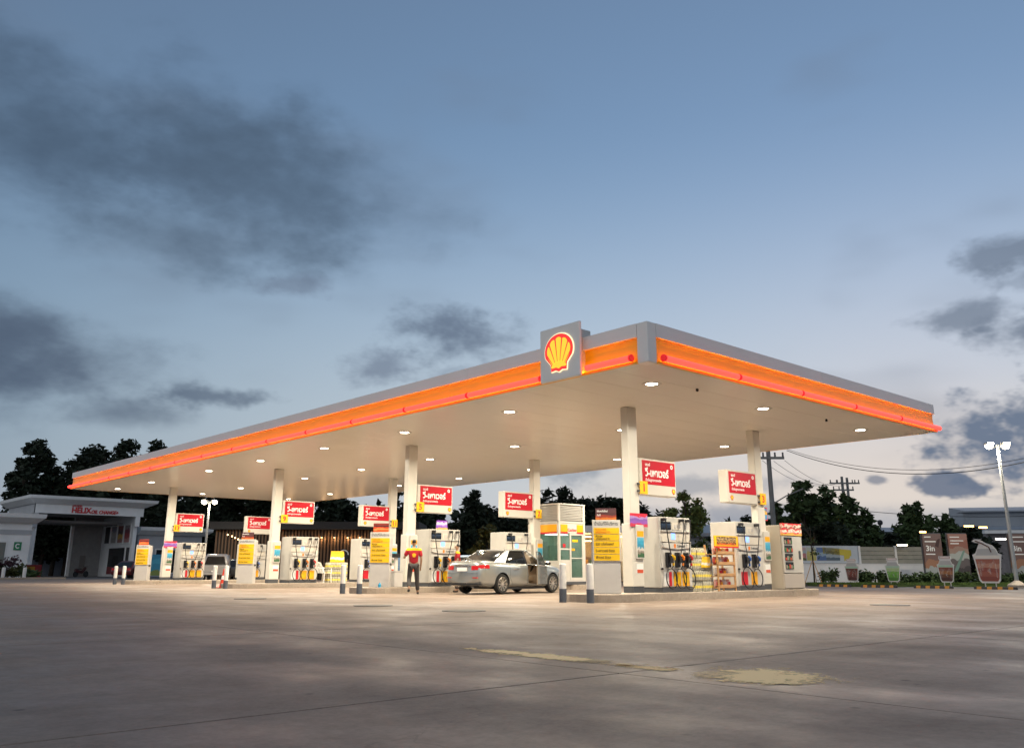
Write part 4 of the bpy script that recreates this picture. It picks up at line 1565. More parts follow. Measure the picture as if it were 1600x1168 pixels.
skin_m = mat('skin', (.38, .22, .14), .55)
hair_m = mat('black_hair', (.012, .011, .010), .5)
trouser_m = mat('grey_trousers', (.055, .05, .05), .8, var=.2, vscale=14)
shoe_m = mat('dark_shoes', (.03, .028, .026), .5)


def shirt_mat(name, z_split):
    m = bpy.data.materials.new(name)
    m.use_nodes = True
    t = m.node_tree
    b = t.nodes['Principled BSDF']
    b.inputs['Roughness'].default_value = .8
    co_ = t.nodes.new('ShaderNodeTexCoord')
    s = t.nodes.new('ShaderNodeSeparateXYZ')
    t.links.new(co_.outputs['Object'], s.inputs[0])
    r = t.nodes.new('ShaderNodeMapRange')
    r.inputs[1].default_value = z_split
    r.inputs[2].default_value = z_split + .012
    t.links.new(s.outputs[2], r.inputs[0])
    x = t.nodes.new('ShaderNodeMix')
    x.data_type = 'RGBA'
    x.inputs[6].default_value = (.42, .012, .025, 1)
    x.inputs[7].default_value = (.80, .52, .01, 1)
    t.links.new(r.outputs[0], x.inputs[0])
    t.links.new(x.outputs[2], b.inputs['Base Color'])
    return m


def person(label, loc, rz, arms, legs, head_turn=0.0, h=1.74):
    """figure facing +y; arms / legs give joint positions for (left, right)"""
    t = thing('person', label, 'person', loc, rz)
    k = h / 1.74
    t.scale = (k, k, k)
    (lh, lk, la, lt), (rh, rk, ra_, rt) = legs
    (ls, le, lw, lf), (rs, re_, rw, rf) = arms
    V = [((0, 0, .95), (.13, .095)), ((0, 0, 1.15), (.125, .085)), ((0, .01, 1.38), (.15, .095)), ((0, .0, 1.49), (.055, .055)), ((0, .015, 1.56), (.05, .05)), ((0, .02, 1.635), (.073, .09)), ((0, .015, 1.70), (.06, .075)),
         (lh, .085), (lk, .058), (la, .042), (lt, .04), (rh, .085), (rk, .058), (ra_, .042), (rt, .04),
         (ls, .058), (le, .04), (lw, .03), (lf, (.03, .02)), (rs, .058), (re_, .04), (rw, .03), (rf, (.03, .02))]
    E = [(0, 1), (1, 2), (2, 3), (3, 4), (4, 5), (5, 6), (0, 7), (7, 8), (8, 9), (9, 10), (0, 11), (11, 12), (12, 13), (13, 14), (2, 15), (15, 16), (16, 17), (17, 18), (2, 19), (19, 20), (20, 21), (21, 22)]
    body_ = skin('body', V, E, skin_m, t)
    # fingers and face
    for w_, f_ in ((lw, lf), (rw, rf)):
        w_, f_ = Vector(w_), Vector(f_)
        d = (f_ - w_).normalized()
        sd = d.cross(Vector((0, 1, .2))).normalized()
        for q in range(4):
            b0_ = f_ + sd * (.012 * (q - 1.5))
            ln = (.05, .062, .058, .045)[q]
            MB().tube([b0_ - d * .02, b0_ + d * ln * .5, b0_ + d * ln + Vector((0, .018, 0))], [.009, .0085, .006], 6).build('finger', skin_m, t, smooth=60)
        MB().tube([w_ + d * .02 - sd * .015, w_ + d * .045 - sd * .04, w_ + d * .075 - sd * .045], [.010, .009, .007], 6).build('thumb', skin_m, t, smooth=60)
    hd = MB()
    hd.tube([(0, .098, 1.655), (0, .125, 1.625), (0, .10, 1.615)], [.008, .016, .008], 6)
    for s in (-1, 1):
        hd.tube([(s * .078, .01, 1.61), (s * .088, .0, 1.64), (s * .08, .005, 1.665)], [.010, .016, .01], 6)
    hd.build('nose_and_ears', skin_m, t, smooth=60)
    for s in (-1, 1):
        MB().lathe([(.004, -.006), (.011, 0), (.004, .006)], 8).build('eye', black_gloss, t, loc=(s * .032, .094, 1.65))
    MB().bx(-.022, .022, .094, .102, 1.583, 1.590).build('mouth', mat('lips', (.22, .08, .06), .5), t)
    skin('hair', [((0, -.03, 1.62), (.07, .07)), ((0, -.015, 1.70), (.082, .088)), ((0, .045, 1.735), (.06, .045))], [(0, 1), (1, 2)], hair_m, t)
    # clothes
    e_l = tuple(Vector(ls).lerp(Vector(le), .78))
    e_r = tuple(Vector(rs).lerp(Vector(re_), .78))
    sh = skin('shirt', [((0, -.005, .93), (.168, .125)), ((0, 0, 1.12), (.155, .112)), ((0, .01, 1.36), (.175, .118)), ((0, 0, 1.475), (.082, .075)), (ls, .083), (e_l, .068), (rs, .083), (e_r, .068)],
              [(0, 1), (1, 2), (2, 3), (2, 4), (4, 5), (2, 6), (6, 7)], shirt_mat('work_shirt', 1.392), t)
    tr = skin('trousers', [((0, 0, .96), (.15, .115)), (lh, .105), (lk, .08), (tuple(Vector(lk).lerp(Vector(la), .93)), .068), (rh, .105), (rk, .08), (tuple(Vector(rk).lerp(Vector(ra_), .93)), .068)],
              [(0, 1), (1, 2), (2, 3), (0, 4), (4, 5), (5, 6)], trouser_m, t)
    for a, f_ in ((la, lt), (ra_, rt)):
        a, f_ = Vector(a), Vector(f_)
        skin('shoe', [(tuple(a + Vector((0, -.035, -.035))), (.045, .04)), (tuple((a + f_) / 2 + Vector((0, .0, -.02))), (.05, .04)), (tuple(f_ + Vector((0, .03, -.005))), (.045, .032))], [(0, 1), (1, 2)], shoe_m, t)
    return t, sh


arms = (((-.20, 0, 1.40), (-.31, .02, 1.16), (-.30, .24, 1.20), (-.28, .31, 1.24)), ((.20, 0, 1.40), (.25, -.05, 1.12), (.24, .04, .88), (.235, .07, .80)))
legs = (((-.095, 0, .90), (-.13, .06, .50), (-.14, -.24, .20), (-.15, -.17, .09)), ((.095, 0, .90), (.13, .10, .50), (.17, .12, .075), (.19, .24, .04)))
mp, sh = person('attendant in red and yellow shirt and grey trousers walking away past the second price board', (2.75, 12.45, 0), -YAW + R(10), arms, legs, h=1.75)
emblem(mp, .16, (0, -.118, 1.245), 0, red, em_yel, thick=.004, detail=False, name='shirt_emblem')
arms2 = (((-.20, 0, 1.40), (-.26, .03, 1.15), (-.20, .22, 1.05), (-.17, .29, 1.06)), ((.20, 0, 1.40), (.26, .03, 1.15), (.20, .22, 1.05), (.17, .29, 1.06)))
legs2 = (((-.095, 0, .90), (-.10, .02, .49), (-.11, .0, .08), (-.12, .12, .04)), ((.095, 0, .90), (.10, .02, .49), (.11, .0, .08), (.12, .12, .04)))
person('attendant in yellow shirt standing behind the silver sedan, head turned left', (5.45, 13.5, 0), R(60), arms2, legs2, h=1.68)

# ------------------------------------------------------------------ service building on the left (front runs along x)
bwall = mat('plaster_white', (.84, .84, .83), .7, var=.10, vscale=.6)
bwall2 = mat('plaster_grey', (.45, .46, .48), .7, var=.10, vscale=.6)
trim_m = mat('roof_edge', (.78, .78, .77), .6, var=.06)
dark_in = mat('dark_interior', (.10, .095, .09), .8, var=.2)
steel_in = mat('roof_steel', (.30, .30, .30), .6)
YF = 82.0


def onY(px, py, Y):
    d = _f + _r * ((px - 800) / FPX) - _u * ((py - 534) / FPX)
    t_ = (Y - CAM.y) / d.y
    return CAM + d * t_


def fx(px, Y=YF, py=880):
    return onY(px, py, Y).x


xl, xr = fx(43), fx(216)
sb = thing('service_building', 'white oil change building with deep drive-through bay and red lettering', 'building', (xl, YF, 0))
bwid = xr - xl
dep = 11.0
zt, zf = 7.7, 6.05      # roof top, bottom of the fascia
MB().bx(-.0, bwid, .0, .35, zf, zt - .35).build('fascia', bwall, sb)
MB().loft([[(-.15, -.15, zt - .75), (bwid + .1, -.15, zt - .75), (bwid + .1, dep, zt - .75), (-.15, dep, zt - .75)], [(-.75, -.8, zt - .28), (bwid + 1.1, -.8, zt - .28), (bwid + 1.1, dep + .5, zt - .28), (-.75, dep + .5, zt - .28)],
           [(-.8, -.85, zt), (bwid + 1.15, -.85, zt), (bwid + 1.15, dep + .5, zt), (-.8, dep + .5, zt)]]).build('roof', trim_m, sb)
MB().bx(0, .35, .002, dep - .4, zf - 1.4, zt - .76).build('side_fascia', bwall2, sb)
MB().bx(.0, .45, .36, .8, 0, zf - .003).build('pillar', bwall, sb)
MB().bx(bwid - .75, bwid - .3, .01, .45, zf - 1.0, zf - .003).build('pillar', bwall, sb)
MB().bx(bwid - .7, bwid - .35, .46, dep - .4, 0, zf + .2).build('side_wall', bwall, sb)
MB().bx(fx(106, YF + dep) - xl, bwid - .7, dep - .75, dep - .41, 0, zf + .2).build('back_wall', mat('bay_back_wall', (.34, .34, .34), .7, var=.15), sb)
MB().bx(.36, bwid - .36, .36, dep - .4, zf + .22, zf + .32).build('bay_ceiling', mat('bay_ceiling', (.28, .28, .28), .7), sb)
for k in range(4):
    MB().bx(.46, bwid - .72, dep * (.35 + .15 * k), dep * (.35 + .15 * k) + .18, zf - .7, zf - .45).build('roof_beam', steel_in, sb)
MB().bx(fx(106, YF + dep) - xl - .3, fx(106, YF + dep) - xl - .002, dep - .8, dep - .4, 0, zf - .7).build('bay_jamb', trim_m, sb)
# windows and posters high on the bay's right-hand wall, shop window and door below
for k, m in enumerate((glass_dark, print_mat('poster_grey', [(.3, .28, .27), (.4, .38, .36), (.2, .2, .24)], 3, 1), print_mat('poster_amber', [(.35, .16, .12), (.6, .35, .04), (.08, .03, .03), (.25, .06, .05)], 3, 2), print_mat('poster_red', [(.5, .22, .2), (.35, .03, .04), (.2, .03, .05), (.3, .25, .25)], 3, 3))):
    y0 = dep - 1.8 - k * 2.1
    f = MB().bx(bwid - .76, bwid - .70, y0 - 1.75, y0, 3.35, 5.4).build('window', trim_m, sb)
    MB().bx(bwid - .775, bwid - .757, y0 - 1.62, y0 - .13, 3.5, 5.25).build('pane', m, f)
f = MB().bx(bwid - .76, bwid - .70, 2.1, 7.4, .1, 3.1).build('shop_window', trim_m, sb)
MB().bx(bwid - .775, bwid - .757, 2.3, 7.2, .25, 2.95).build('pane', glass_dark, f)
MB().bx(bwid - .80, bwid - .776, 2.3, 7.2, .25, 1.0).build('red_panel', mat('dim_red', (.20, .02, .025), .5), f)
f = MB().bx(bwid - .76, bwid - .70, .7, 1.9, .1, 3.1).build('door', trim_m, sb)
MB().bx(bwid - .775, bwid - .757, .85, 1.75, .2, 2.95).build('pane', glass_dark, f)
MB().bx(fx(120, YF + dep) - xl, fx(129, YF + dep) - xl, dep - .80, dep - .745, 0, 2.2).build('back_door', mat('back_door_grey', (.22, .21, .2), .6), sb)
lett = mat('lettering_red', (.55, .02, .03), .5)
u = fx(101) - xl
text('Shell', .50, lett, sb, (u, -.04, onY(104, 788, YF).z), bold=.02, ext=.03)
text('HELIX', .74, lett, sb, (u, -.04, onY(110, 796.5, YF).z), bold=.035, ext=.03, sx=.92)
text('OIL CHANGE+', .50, lett, sb, (fx(132) - xl, -.04, onY(145, 799.5, YF).z), bold=.03, ext=.03, sx=.80, shear=.25)
# shed seen through the bay
sh_ = thing('shed', 'small blue grey shed seen through the service bay', 'shed', (fx(72, 104), 104, 0))
MB().prism([(-3.4, 0), (3.4, 0), (3.4, 4.1), (-3.4, 3.3)], 'y', 0, 5).build('wall', mat('shed_blue', (.33, .36, .42), .7, var=.1), sh_)
MB().prism([(-3.7, 3.28), (3.7, 4.15), (3.7, 4.45), (-3.7, 3.58)], 'y', -.4, 5.4).build('roof', trim_m, sh_)
MB().bx(-1.2, -.5, -.06, .01, 1.6, 3.0).build('window', glass_dark, sh_)

# low shop at the very left
Y2 = 76.0
xa, xb = fx(-90, Y2), fx(42, Y2)
ls_ = thing('small_shop', 'low white shop with flat overhanging roof at the left edge', 'shop', (xb, Y2, 0))
wd = xb - xa
MB().bx(-wd, 0, 0, 5, 0, 5.05).build('wall', bwall, ls_)
MB().loft([[(-wd - .3, -.3, 4.75), (.3, -.3, 4.75), (.3, 5.3, 4.75), (-wd - .3, 5.3, 4.75)], [(-wd - .6, -.9, 5.2), (.85, -.9, 5.2), (.85, 5.5, 5.2), (-wd - .6, 5.5, 5.2)], [(-wd - .6, -.95, 5.55), (.9, -.95, 5.55), (.9, 5.5, 5.55), (-wd - .6, 5.5, 5.55)]]).build('roof', trim_m, ls_)
MB().bx(-wd - .05, .06, -.06, -.002, 3.75, 4.15).build('band', bwall2, ls_)
f = MB().bx(-wd + .4, -1.75, -.05, .02, .4, 3.2).build('window', trim_m, ls_)
MB().bx(-wd + .55, -1.9, -.07, -.045, .55, 3.05).build('pane', mat('shop_glass', (.16, .17, .15), .1), f)
MB().bx(-1.25, -.65, -.06, -.003, 2.4, 3.1).build('green_sign', mat('sign_green', (.03, .22, .10), .5), ls_)
MB().loft([[(-.95 + .2 * math.cos(a), -.066, 2.75 + .22 * math.sin(a)) for a in [R(40 + 28 * q) for q in range(11)]], [(-.95 + .11 * math.cos(a), -.066, 2.75 + .13 * math.sin(a)) for a in [R(40 + 28 * q) for q in range(11)]]], 0, False, False).build('sign_mark', white_print, ls_)
for z in (1.15, 1.5):
    MB().bx(-1.35, -.7, -.04, -.003, z, z + .14).build('small_sign', grey_dark, ls_)
# red bin, white posts, shrubs before it
rbx = thing('red_crate', 'red box with yellow panel beside the shop on the left', 'box', gnd(42, 82))
MB().bx(-1.1, 1.1, -.5, .5, 0, 1.15).build('body', mat('crate_red', (.25, .015, .015), .5), rbx, bev=.04)
MB().bx(.2, 1.0, -.53, -.49, .15, 1.0).build('panel', mat('crate_amber', (.45, .22, .02), .5), rbx)
rbx.rotation_euler = (0, 0, FACE)
for k, px in enumerate((6, 39)):
    q = thing('white_post', ('leftmost white marker post before the small shop', 'white marker post before the red box')[k], 'post', gnd(px, 72), 0, 'white marker posts')
    MB().lathe([(.14, .12), (.14, .86), (.1, .9)], 10).build('post', bo_w, q)
    MB().lathe([(.15, 0), (.15, .12)], 10).build('foot', bo_g, q)
kb = MB().bx(-14, 2.2, 0, 1.0, 0, .14).build('pavement', kerb_m, None, loc=tuple(gnd(58, 70)), rz=0)
tag(kb, 'low kerb and pavement before the small shop', None, None, 'structure')
# motorbike in the bay
mbk = thing('motorbike', 'dark motorbike parked inside the service bay', 'motorbike', gnd(127, 88), R(25))
for x in (-.6, .6):
    MB().lathe([(.28, -.05), (.30, 0), (.28, .05)], 16).build('wheel', tyre_m, mbk, loc=(x, 0, .30)).rotation_euler = (R(90), 0, 0)
MB().prism([(-.75, .55), (-.5, .40), (.1, .35), (.45, .7), (.55, .95), (.4, .95), (.1, .60), (-.2, .66), (-.75, .78)], 'y', -.13, .13).build('body', mat('bike_paint', (.05, .012, .012), .3), mbk, bev=.03)
MB().tube([(.45, -.33, 1.02), (.42, 0, .98), (.45, .33, 1.02)], .02, 6).build('handlebar', black, mbk)
MB().bx(-.7, .0, -.12, .12, .74, .82).build('seat', black, mbk, bev=.03)

# low wing to the right of the service bay
Y3 = 84.0
xa, xb = fx(211, Y3), fx(312, Y3)
lw_ = thing('low_building', 'low grey-white building with flat roof right of the service bay', 'building', (xa, Y3, 0))
wd = xb - xa
MB().bx(.02, wd, 0, 6, 0, 4.3).build('wall', bwall2, lw_)
MB().loft([[(-.1, -.3, 4.3), (wd + .3, -.3, 4.3), (wd + .3, 6.3, 4.3), (-.1, 6.3, 4.3)], [(-.1, -.95, 4.75), (wd + .8, -.95, 4.75), (wd + .8, 6.5, 4.75), (-.1, 6.5, 4.75)], [(-.1, -1.0, 5.1), (wd + .85, -1.0, 5.1), (wd + .85, 6.5, 5.1), (-.1, 6.5, 5.1)]]).build('roof', trim_m, lw_)
for k in range(4):
    x0 = .35 + (wd - .6) * k / 4
    f = MB().bx(x0, x0 + (wd - .6) / 4 - .25, -.06, .02, .3, 2.9).build('window', trim_m, lw_)
    MB().bx(x0 + .12, x0 + (wd - .6) / 4 - .37, -.08, -.055, .42, 2.78).build('pane', glass_dark, f)
bn = thing('blue_banner', 'blue banner stand before the low building, left of the farthest pump', 'banner', gnd(241, 76), FACE)
MB().bx(-.75, .75, -.03, .03, .25, 2.0).build('panel', print_mat('blue_banner', [(.15, .2, .05), (.03, .22, .35), (.04, .28, .42), (.03, .20, .34)], 3, 5), bn)
for x in (-.6, .6):
    MB().bx(x - .03, x + .03, -.02, .25, 0, .25).build('foot', grey_dark, bn)

# ------------------------------------------------------------------ timber-clad café
D4 = 72.0
pc = gnd(330, D4)
cf = thing('cafe_building', 'dark timber-slatted café lit by small wall lamps behind the pumps', 'building', pc, FACE)
cw = (gnd(648, D4) - pc).length
slat_m = mat('timber_slat', (.13, .076, .042), .6, var=.35, vscale=2.0, stretch=(1, 1, .3))
dark_wall = mat('cafe_dark_wall', (.022, .019, .017), .8)
MB().bx(0, cw, .3, 6, 0, 4.05).build('wall', dark_wall, cf)
MB().bx(-.3, cw + .3, -.5, 6.3, 3.95, 4.55).build('roof', mat('cafe_roof', (.025, .024, .024), .7), cf)
sl = None
n = int(cw / .27)
rs_ = random.Random(9)
for k in range(n):
    x = (k + .5) * cw / n
    if sl is None:
        sl = MB().bx(-.065, .065, 0, .12, .05, 3.9).build('slat', slat_m, cf, loc=(x, .17, 0))
    else:
        o = sl.copy()
        COL.objects.link(o)
        o.location = (x, .17 + rs_.uniform(-.02, .02), 0)
bulb_m = emis('warm_bulb', (1.0, .62, .28), 8.0)
for k, px in enumerate((447, 500, 520, 541, 560)):
    x = (gnd(px, D4) - pc).length
    lp = MB().lathe([(.05, 0), (.10, -.12), (.07, -.13)], 10).build('wall_lamp', black, cf, loc=(x, -.08, 3.45))
    MB().lathe([(.055, -.14), (.055, -.17)], 8).build('bulb', bulb_m, lp)
    li = bpy.data.lights.new('lamp_glow', 'POINT')
    li.energy = 26
    li.color = (1.0, .58, .26)
    li.shadow_soft_size = .05
    lo = bpy.data.objects.new('lamp_glow', li)
    COL.objects.link(lo)
    lo.parent = lp
    lo.location = (0, -.05, -.22)
for k, px in enumerate((354, 361, 366, 371, 376)):
    x = (gnd(px, D4) - pc).length
    lp = MB().cyl((x, -.45, 3.55 - k * .12), (x, -.45, 3.95), .012, n=5).build('pendant_cord', black, cf)
    MB().lathe([(.02, -.06), (.05, -.02), (.05, .02), (.02, .06)], 10, (x, -.45, 3.50 - k * .12)).build('pendant_bulb', bulb_m, lp)
# furniture before the café
for k, px in enumerate((500, 535)):
    q = thing('cafe_table', ('left round café table on the terrace', 'right round café table on the terrace')[k], 'table', gnd(px, 69), 0, 'café tables')
    MB().lathe([(.5, .72), (.5, .75)], 18).build('top', black, q)
    MB().cyl((0, 0, .03), (0, 0, .72), .035).build('stem', black, q)
    MB().lathe([(.28, 0), (.26, .03)], 14).build('base', black, q)
wsg = thing('round_sign', 'black round sign with white ring at the café front', 'sign', tuple(gnd(536, 70)), FACE)
MB().prism([(.45 * math.cos(2 * math.pi * k / 24), 1.9 + .45 * math.sin(2 * math.pi * k / 24)) for k in range(24)], 'y', -.03, .03).build('disc', black_gloss, wsg)
MB().loft([[(.40 * math.cos(2 * math.pi * k / 24), -.035, 1.9 + .40 * math.sin(2 * math.pi * k / 24)) for k in range(18)], [(.32 * math.cos(2 * math.pi * k / 24), -.035, 1.9 + .32 * math.sin(2 * math.pi * k / 24)) for k in range(18)]], 0, False, False).build('ring', white_print, wsg)
MB().bx(-.04, .04, -.03, .03, 0, 1.46).build('post', black, wsg)

# ------------------------------------------------------------------ shop behind the cashier booth, warm light inside
D5 = 62.0
pc = gnd(868, D5)
cs = thing('convenience_shop', 'low shop with warm lit glass front behind the nearest island', 'shop', pc, FACE)
cw = (gnd(985, D5) - pc).length
MB().bx(0, cw, 4, 4.3, 0, 3.3).build('back_wall', mat('shop_back_wall', (.45, .33, .2), .7, var=.3, vscale=2), cs)
MB().bx(0, .25, 0, 4, 0, 3.3).build('side_wall', bwall, cs)
MB().bx(cw - .25, cw, 0, 4, 0, 3.3).build('side_wall', bwall, cs)
MB().bx(-.4, cw + .4, -1.2, 4.5, 3.3, 3.75).build('roof', trim_m, cs)
for k in range(5):
    x = .3 + (cw - .6) * k / 4
    MB().bx(x - .07, x + .07, 0, .14, 0, 3.3).build('mullion', bwall, cs)
for k in range(4):
    x0, x1 = .37 + (cw - .6) * k / 4, .23 + (cw - .6) * (k + 1) / 4
    MB().bx(x0, x1, .05, .07, .1, 3.25).build('pane', mat('shop_pane', (.5, .45, .4), .05, alpha=.2), cs)
for k, z in enumerate((3.05, 2.8)):
    MB().bx(.4, cw - .4, 1.2 + k * 1.4, 1.35 + k * 1.4, z, z + .05).build('ceiling_light', emis('warm_strip', (1.0, .72, .32), 18.0), cs)
rsh = random.Random(4)
for k in range(6):
    x = .6 + (cw - 1.6) * k / 5.5
    s_ = MB().bx(x, x + .6, 2.6, 3.1, 0, 1.7).build('shelf_unit', mat('shelf_brown', (.25, .12, .06), .6), cs)
    for q in range(3):
        MB().bx(x + .03, x + .57, 2.5, 2.6, .2 + q * .5, .5 + q * .5).build('goods', (red, amber, can_ms[2])[(k + q) % 3], s_)

# ------------------------------------------------------------------ street lamps
def lamp_post(label, loc, rz, h, strength):
    t = thing('street_lamp', label, 'street lamp', loc, rz, 'double-headed street lamps')
    MB().tube([(0, 0, .25), (0, 0, h)], [.095, .06], 12).build('pole', galv, t, smooth=50)
    MB().lathe([(.42, 0), (.42, .12), (.22, .25), (.12, .32)], 14).build('base', kerb_m, t)
    MB().tube([(-.42, 0, h - .12), (.42, 0, h - .12)], .03, 6).build('crossbar', galv, t)
    for s in (-1, 1):
        hd_ = MB().bx(s * .40 - .18, s * .40 + .18, -.16, .16, h - .02, h + .10).build('head', grey_light, t, bev=.02)
        MB().bx(s * .40 - .14, s * .40 + .14, -.185, -.161, h + .0, h + .08).build('lens', emis('flood_lens', (1.0, .88, .62), strength), hd_)
        fl = bpy.data.lights.new('flood_beam', 'AREA')
        fl.shape = 'DISK'
        fl.size = .3
        fl.energy = 260
        fl.color = (1.0, .90, .70)
        fl.spread = R(170)
        flo = bpy.data.objects.new('flood_beam', fl)
        COL.objects.link(flo)
        flo.parent = hd_
        flo.location = (s * .40, 0, h - .23)
        MB().lathe([(.03, -.21), (.13, -.17), (.18, -.08), (.17, -.0205)], 14, (s * .40, 0, h)).build('bulb', emis('flood_lens', (1.0, .88, .62), strength), hd_)  # globe made oversized to stand for the glare round the lamp
    return t


lamp_post('double-headed street lamp at right edge of the forecourt', gnd(1586, 42), FACE, 6.75, 45.0)
lamp_post('double-headed street lamp glowing beyond the farthest island', gnd(318, 66), FACE, 5.75, 45.0)

# ------------------------------------------------------------------ boundary on the right: wheel stops, drink cut-outs, hedge, wall, fence, billboards
stop_m = mat('stop_black', (.035, .034, .034), .6, var=.3)
stop_y = mat('stop_amber', (.55, .25, .03), .5, var=.2)
w0_ = None
for k, (y, lab) in enumerate(((12.7, 'half hidden behind the drinks machine'), (10.4, 'before the red drink cut-out'), (8.15, 'before the green drink cut-out'), (5.65, 'before the brown drink cut-out'), (3.05, 'before the large drink cut-out'))):
    loc = (26.3, y - .25, -.022)
    lab = 'black and amber wheel stop ' + lab
    if w0_ is None:
        w0_ = thing('wheel_stop', lab, 'wheel stop', loc, 0, 'wheel stops along the right')
        MB().prism([(-.10, 0), (.10, 0), (.07, .13), (-.07, .13)], 'y', -.85, .85).build('block', stop_m, w0_, bev=.012)
        for q in range(4):
            y0 = -.72 + q * .42
            MB().prism([(-.1025, 0), (.1025, 0), (.0725, .133), (-.0725, .133)], 'y', y0, y0 + .19).build('reflector', stop_y, w0_)
    else:
        dup(w0_, None, loc, None, lab)
        

def cup_mat(name, cols):
    return print_mat(name, cols, 2.0, 1.5, .3, 0.0, .22)


def cup(label, loc, h, w, m_cup, lid_col, big=False):
    t = thing('drink_cutout', label, 'cut-out sign', loc, R(-90) + R(12), 'drink-shaped signs along the hedge')
    for s in (-1, 1):
        MB().bx(s * w * .18 - .02, s * w * .18 + .02, -.02, .02, 0, .24).build('leg', grey_light, t)
    MB().bx(-w * .3, w * .3, -.15, .15, 0, .05).build('foot', grey_dark, t)
    z0 = .22
    out = [(-w * .28, z0), (w * .28, z0), (w * .36, z0 + .06 * h), (w * .46, z0 + .55 * h), (w * .50, z0 + .66 * h), (w * .38, z0 + .70 * h)]
    if big:
        out += [(w * .34, z0 + .78 * h), (w * .22, z0 + .88 * h), (-w * .0, z0 + .94 * h), (-w * .18, z0 + 1.02 * h), (-w * .36, z0 + 1.03 * h), (-w * .46, z0 + .98 * h), (-w * .36, z0 + .95 * h), (-w * .22, z0 + .93 * h), (-w * .3, z0 + .82 * h)]
    else:
        out += [(w * .30, z0 + .84 * h), (w * .36, z0 + .88 * h), (w * .34, z0 + .98 * h), (-w * .34, z0 + .98 * h), (-w * .36, z0 + .88 * h), (-w * .30, z0 + .84 * h)]
    out += [(-w * .38, z0 + .70 * h), (-w * .50, z0 + .66 * h), (-w * .46, z0 + .55 * h), (-w * .36, z0 + .06 * h)]
    MB().prism(out, 'y', -.02, .02).build('board', mat('cutout_white', (.62, .63, .62), .4), t)
    MB().prism([(-w * .26, z0 + .04 * h), (w * .26, z0 + .04 * h), (w * .32, z0 + .10 * h), (w * .41, z0 + .56 * h), (-w * .41, z0 + .56 * h), (-w * .32, z0 + .10 * h)], 'y', -.026, -.019).build('drink_print', m_cup, t)
    MB().prism([(-w * .41, z0 + .57 * h), (w * .41, z0 + .57 * h), (w * .42, z0 + .64 * h), (-w * .42, z0 + .64 * h)], 'y', -.026, -.019).build('foam_print', lid_col, t)
    MB().prism([(-w * .37, z0 + .65 * h), (w * .37, z0 + .65 * h), (w * .30, z0 + .80 * h), (-w * .30, z0 + .80 * h)], 'y', -.025, -.019).build('dome_print', mat('dome_grey', (.42, .44, .44), .3), t)
    for q, (u0, z1, z2) in enumerate(((-.30, .16, .50), (-.22, .30, .52), (.24, .12, .46), (.02, .2, .34))):
        MB().prism([(w * u0, z0 + z1 * h), (w * (u0 + .05), z0 + z1 * h), (w * (u0 + .035), z0 + z2 * h), (w * (u0 - .02), z0 + z2 * h)], 'y', -.029, -.0255).build('highlight_print', mat('highlight_pale', (.8, .75, .7), .3, alpha=.22), t)
    for q, (u0, z1, s_) in enumerate(((-.14, .44, .07), (.08, .40, .08), (.0, .28, .06), (.18, .48, .06))):
        MB().prism([(w * (u0 - s_), z0 + z1 * h), (w * u0, z0 + (z1 - .045) * h), (w * (u0 + s_), z0 + (z1 + .01) * h), (w * (u0 + .01), z0 + (z1 + .06) * h)], 'y', -.028, -.0255).build('ice_print', mat('ice_pale', (.8, .75, .7), .3, alpha=.18), t)
    if big:
        MB().tube([(w * .16, -.03, z0 + .72 * h), (w * .10, -.03, z0 + .84 * h), (-w * .10, -.03, z0 + .92 * h), (-w * .34, -.03, z0 + .99 * h)], .028, 6).build('straw_print', mat('straw_brown', (.10, .05, .04), .4), t)
    else:
        MB().prism([(-w * .30, z0 + .895 * h), (w * .30, z0 + .895 * h), (w * .29, z0 + .96 * h), (-w * .29, z0 + .96 * h)], 'y', -.026, -.019).build('name_strip', mat('strip_brown', (.35, .16, .12), .4), t)
        MB().prism([(-w * .27, z0 + .91 * h), (w * .27, z0 + .91 * h), (w * .26, z0 + .945 * h), (-w * .26, z0 + .945 * h)], 'y', -.03, -.025).build('name_print', white_print, t)
    return t


foam_g = mat('foam_green', (.35, .55, .42), .4)
foam_w = mat('foam_white', (.70, .68, .62), .4)
cup('small cut-out sign of a dark red drink, leftmost by the hedge', gnd(1331, 46.5), 1.16, .74, cup_mat('red_drink', [(.06, .008, .01), (.13, .02, .015), (.16, .03, .02), (.10, .015, .012)]), foam_g)
cup('small cut-out sign of a green drink by the hedge', gnd(1395, 45.0), 1.20, .76, cup_mat('green_drink', [(.05, .18, .02), (.10, .32, .03), (.12, .36, .04), (.35, .5, .25)]), foam_g)
cup('small cut-out sign of a dark brown drink by the hedge', gnd(1478, 43.0), 1.26, .78, cup_mat('brown_drink', [(.05, .012, .008), (.10, .03, .012), (.30, .12, .04), (.18, .05, .03)]), foam_g)
cup('large cut-out sign of an iced drink with straw', gnd(1545, 41.0), 1.92, 1.22, cup_mat('iced_drink', [(.22, .05, .035), (.30, .09, .06), (.25, .06, .045), (.42, .2, .14), (.30, .10, .07)]), foam_w, True)

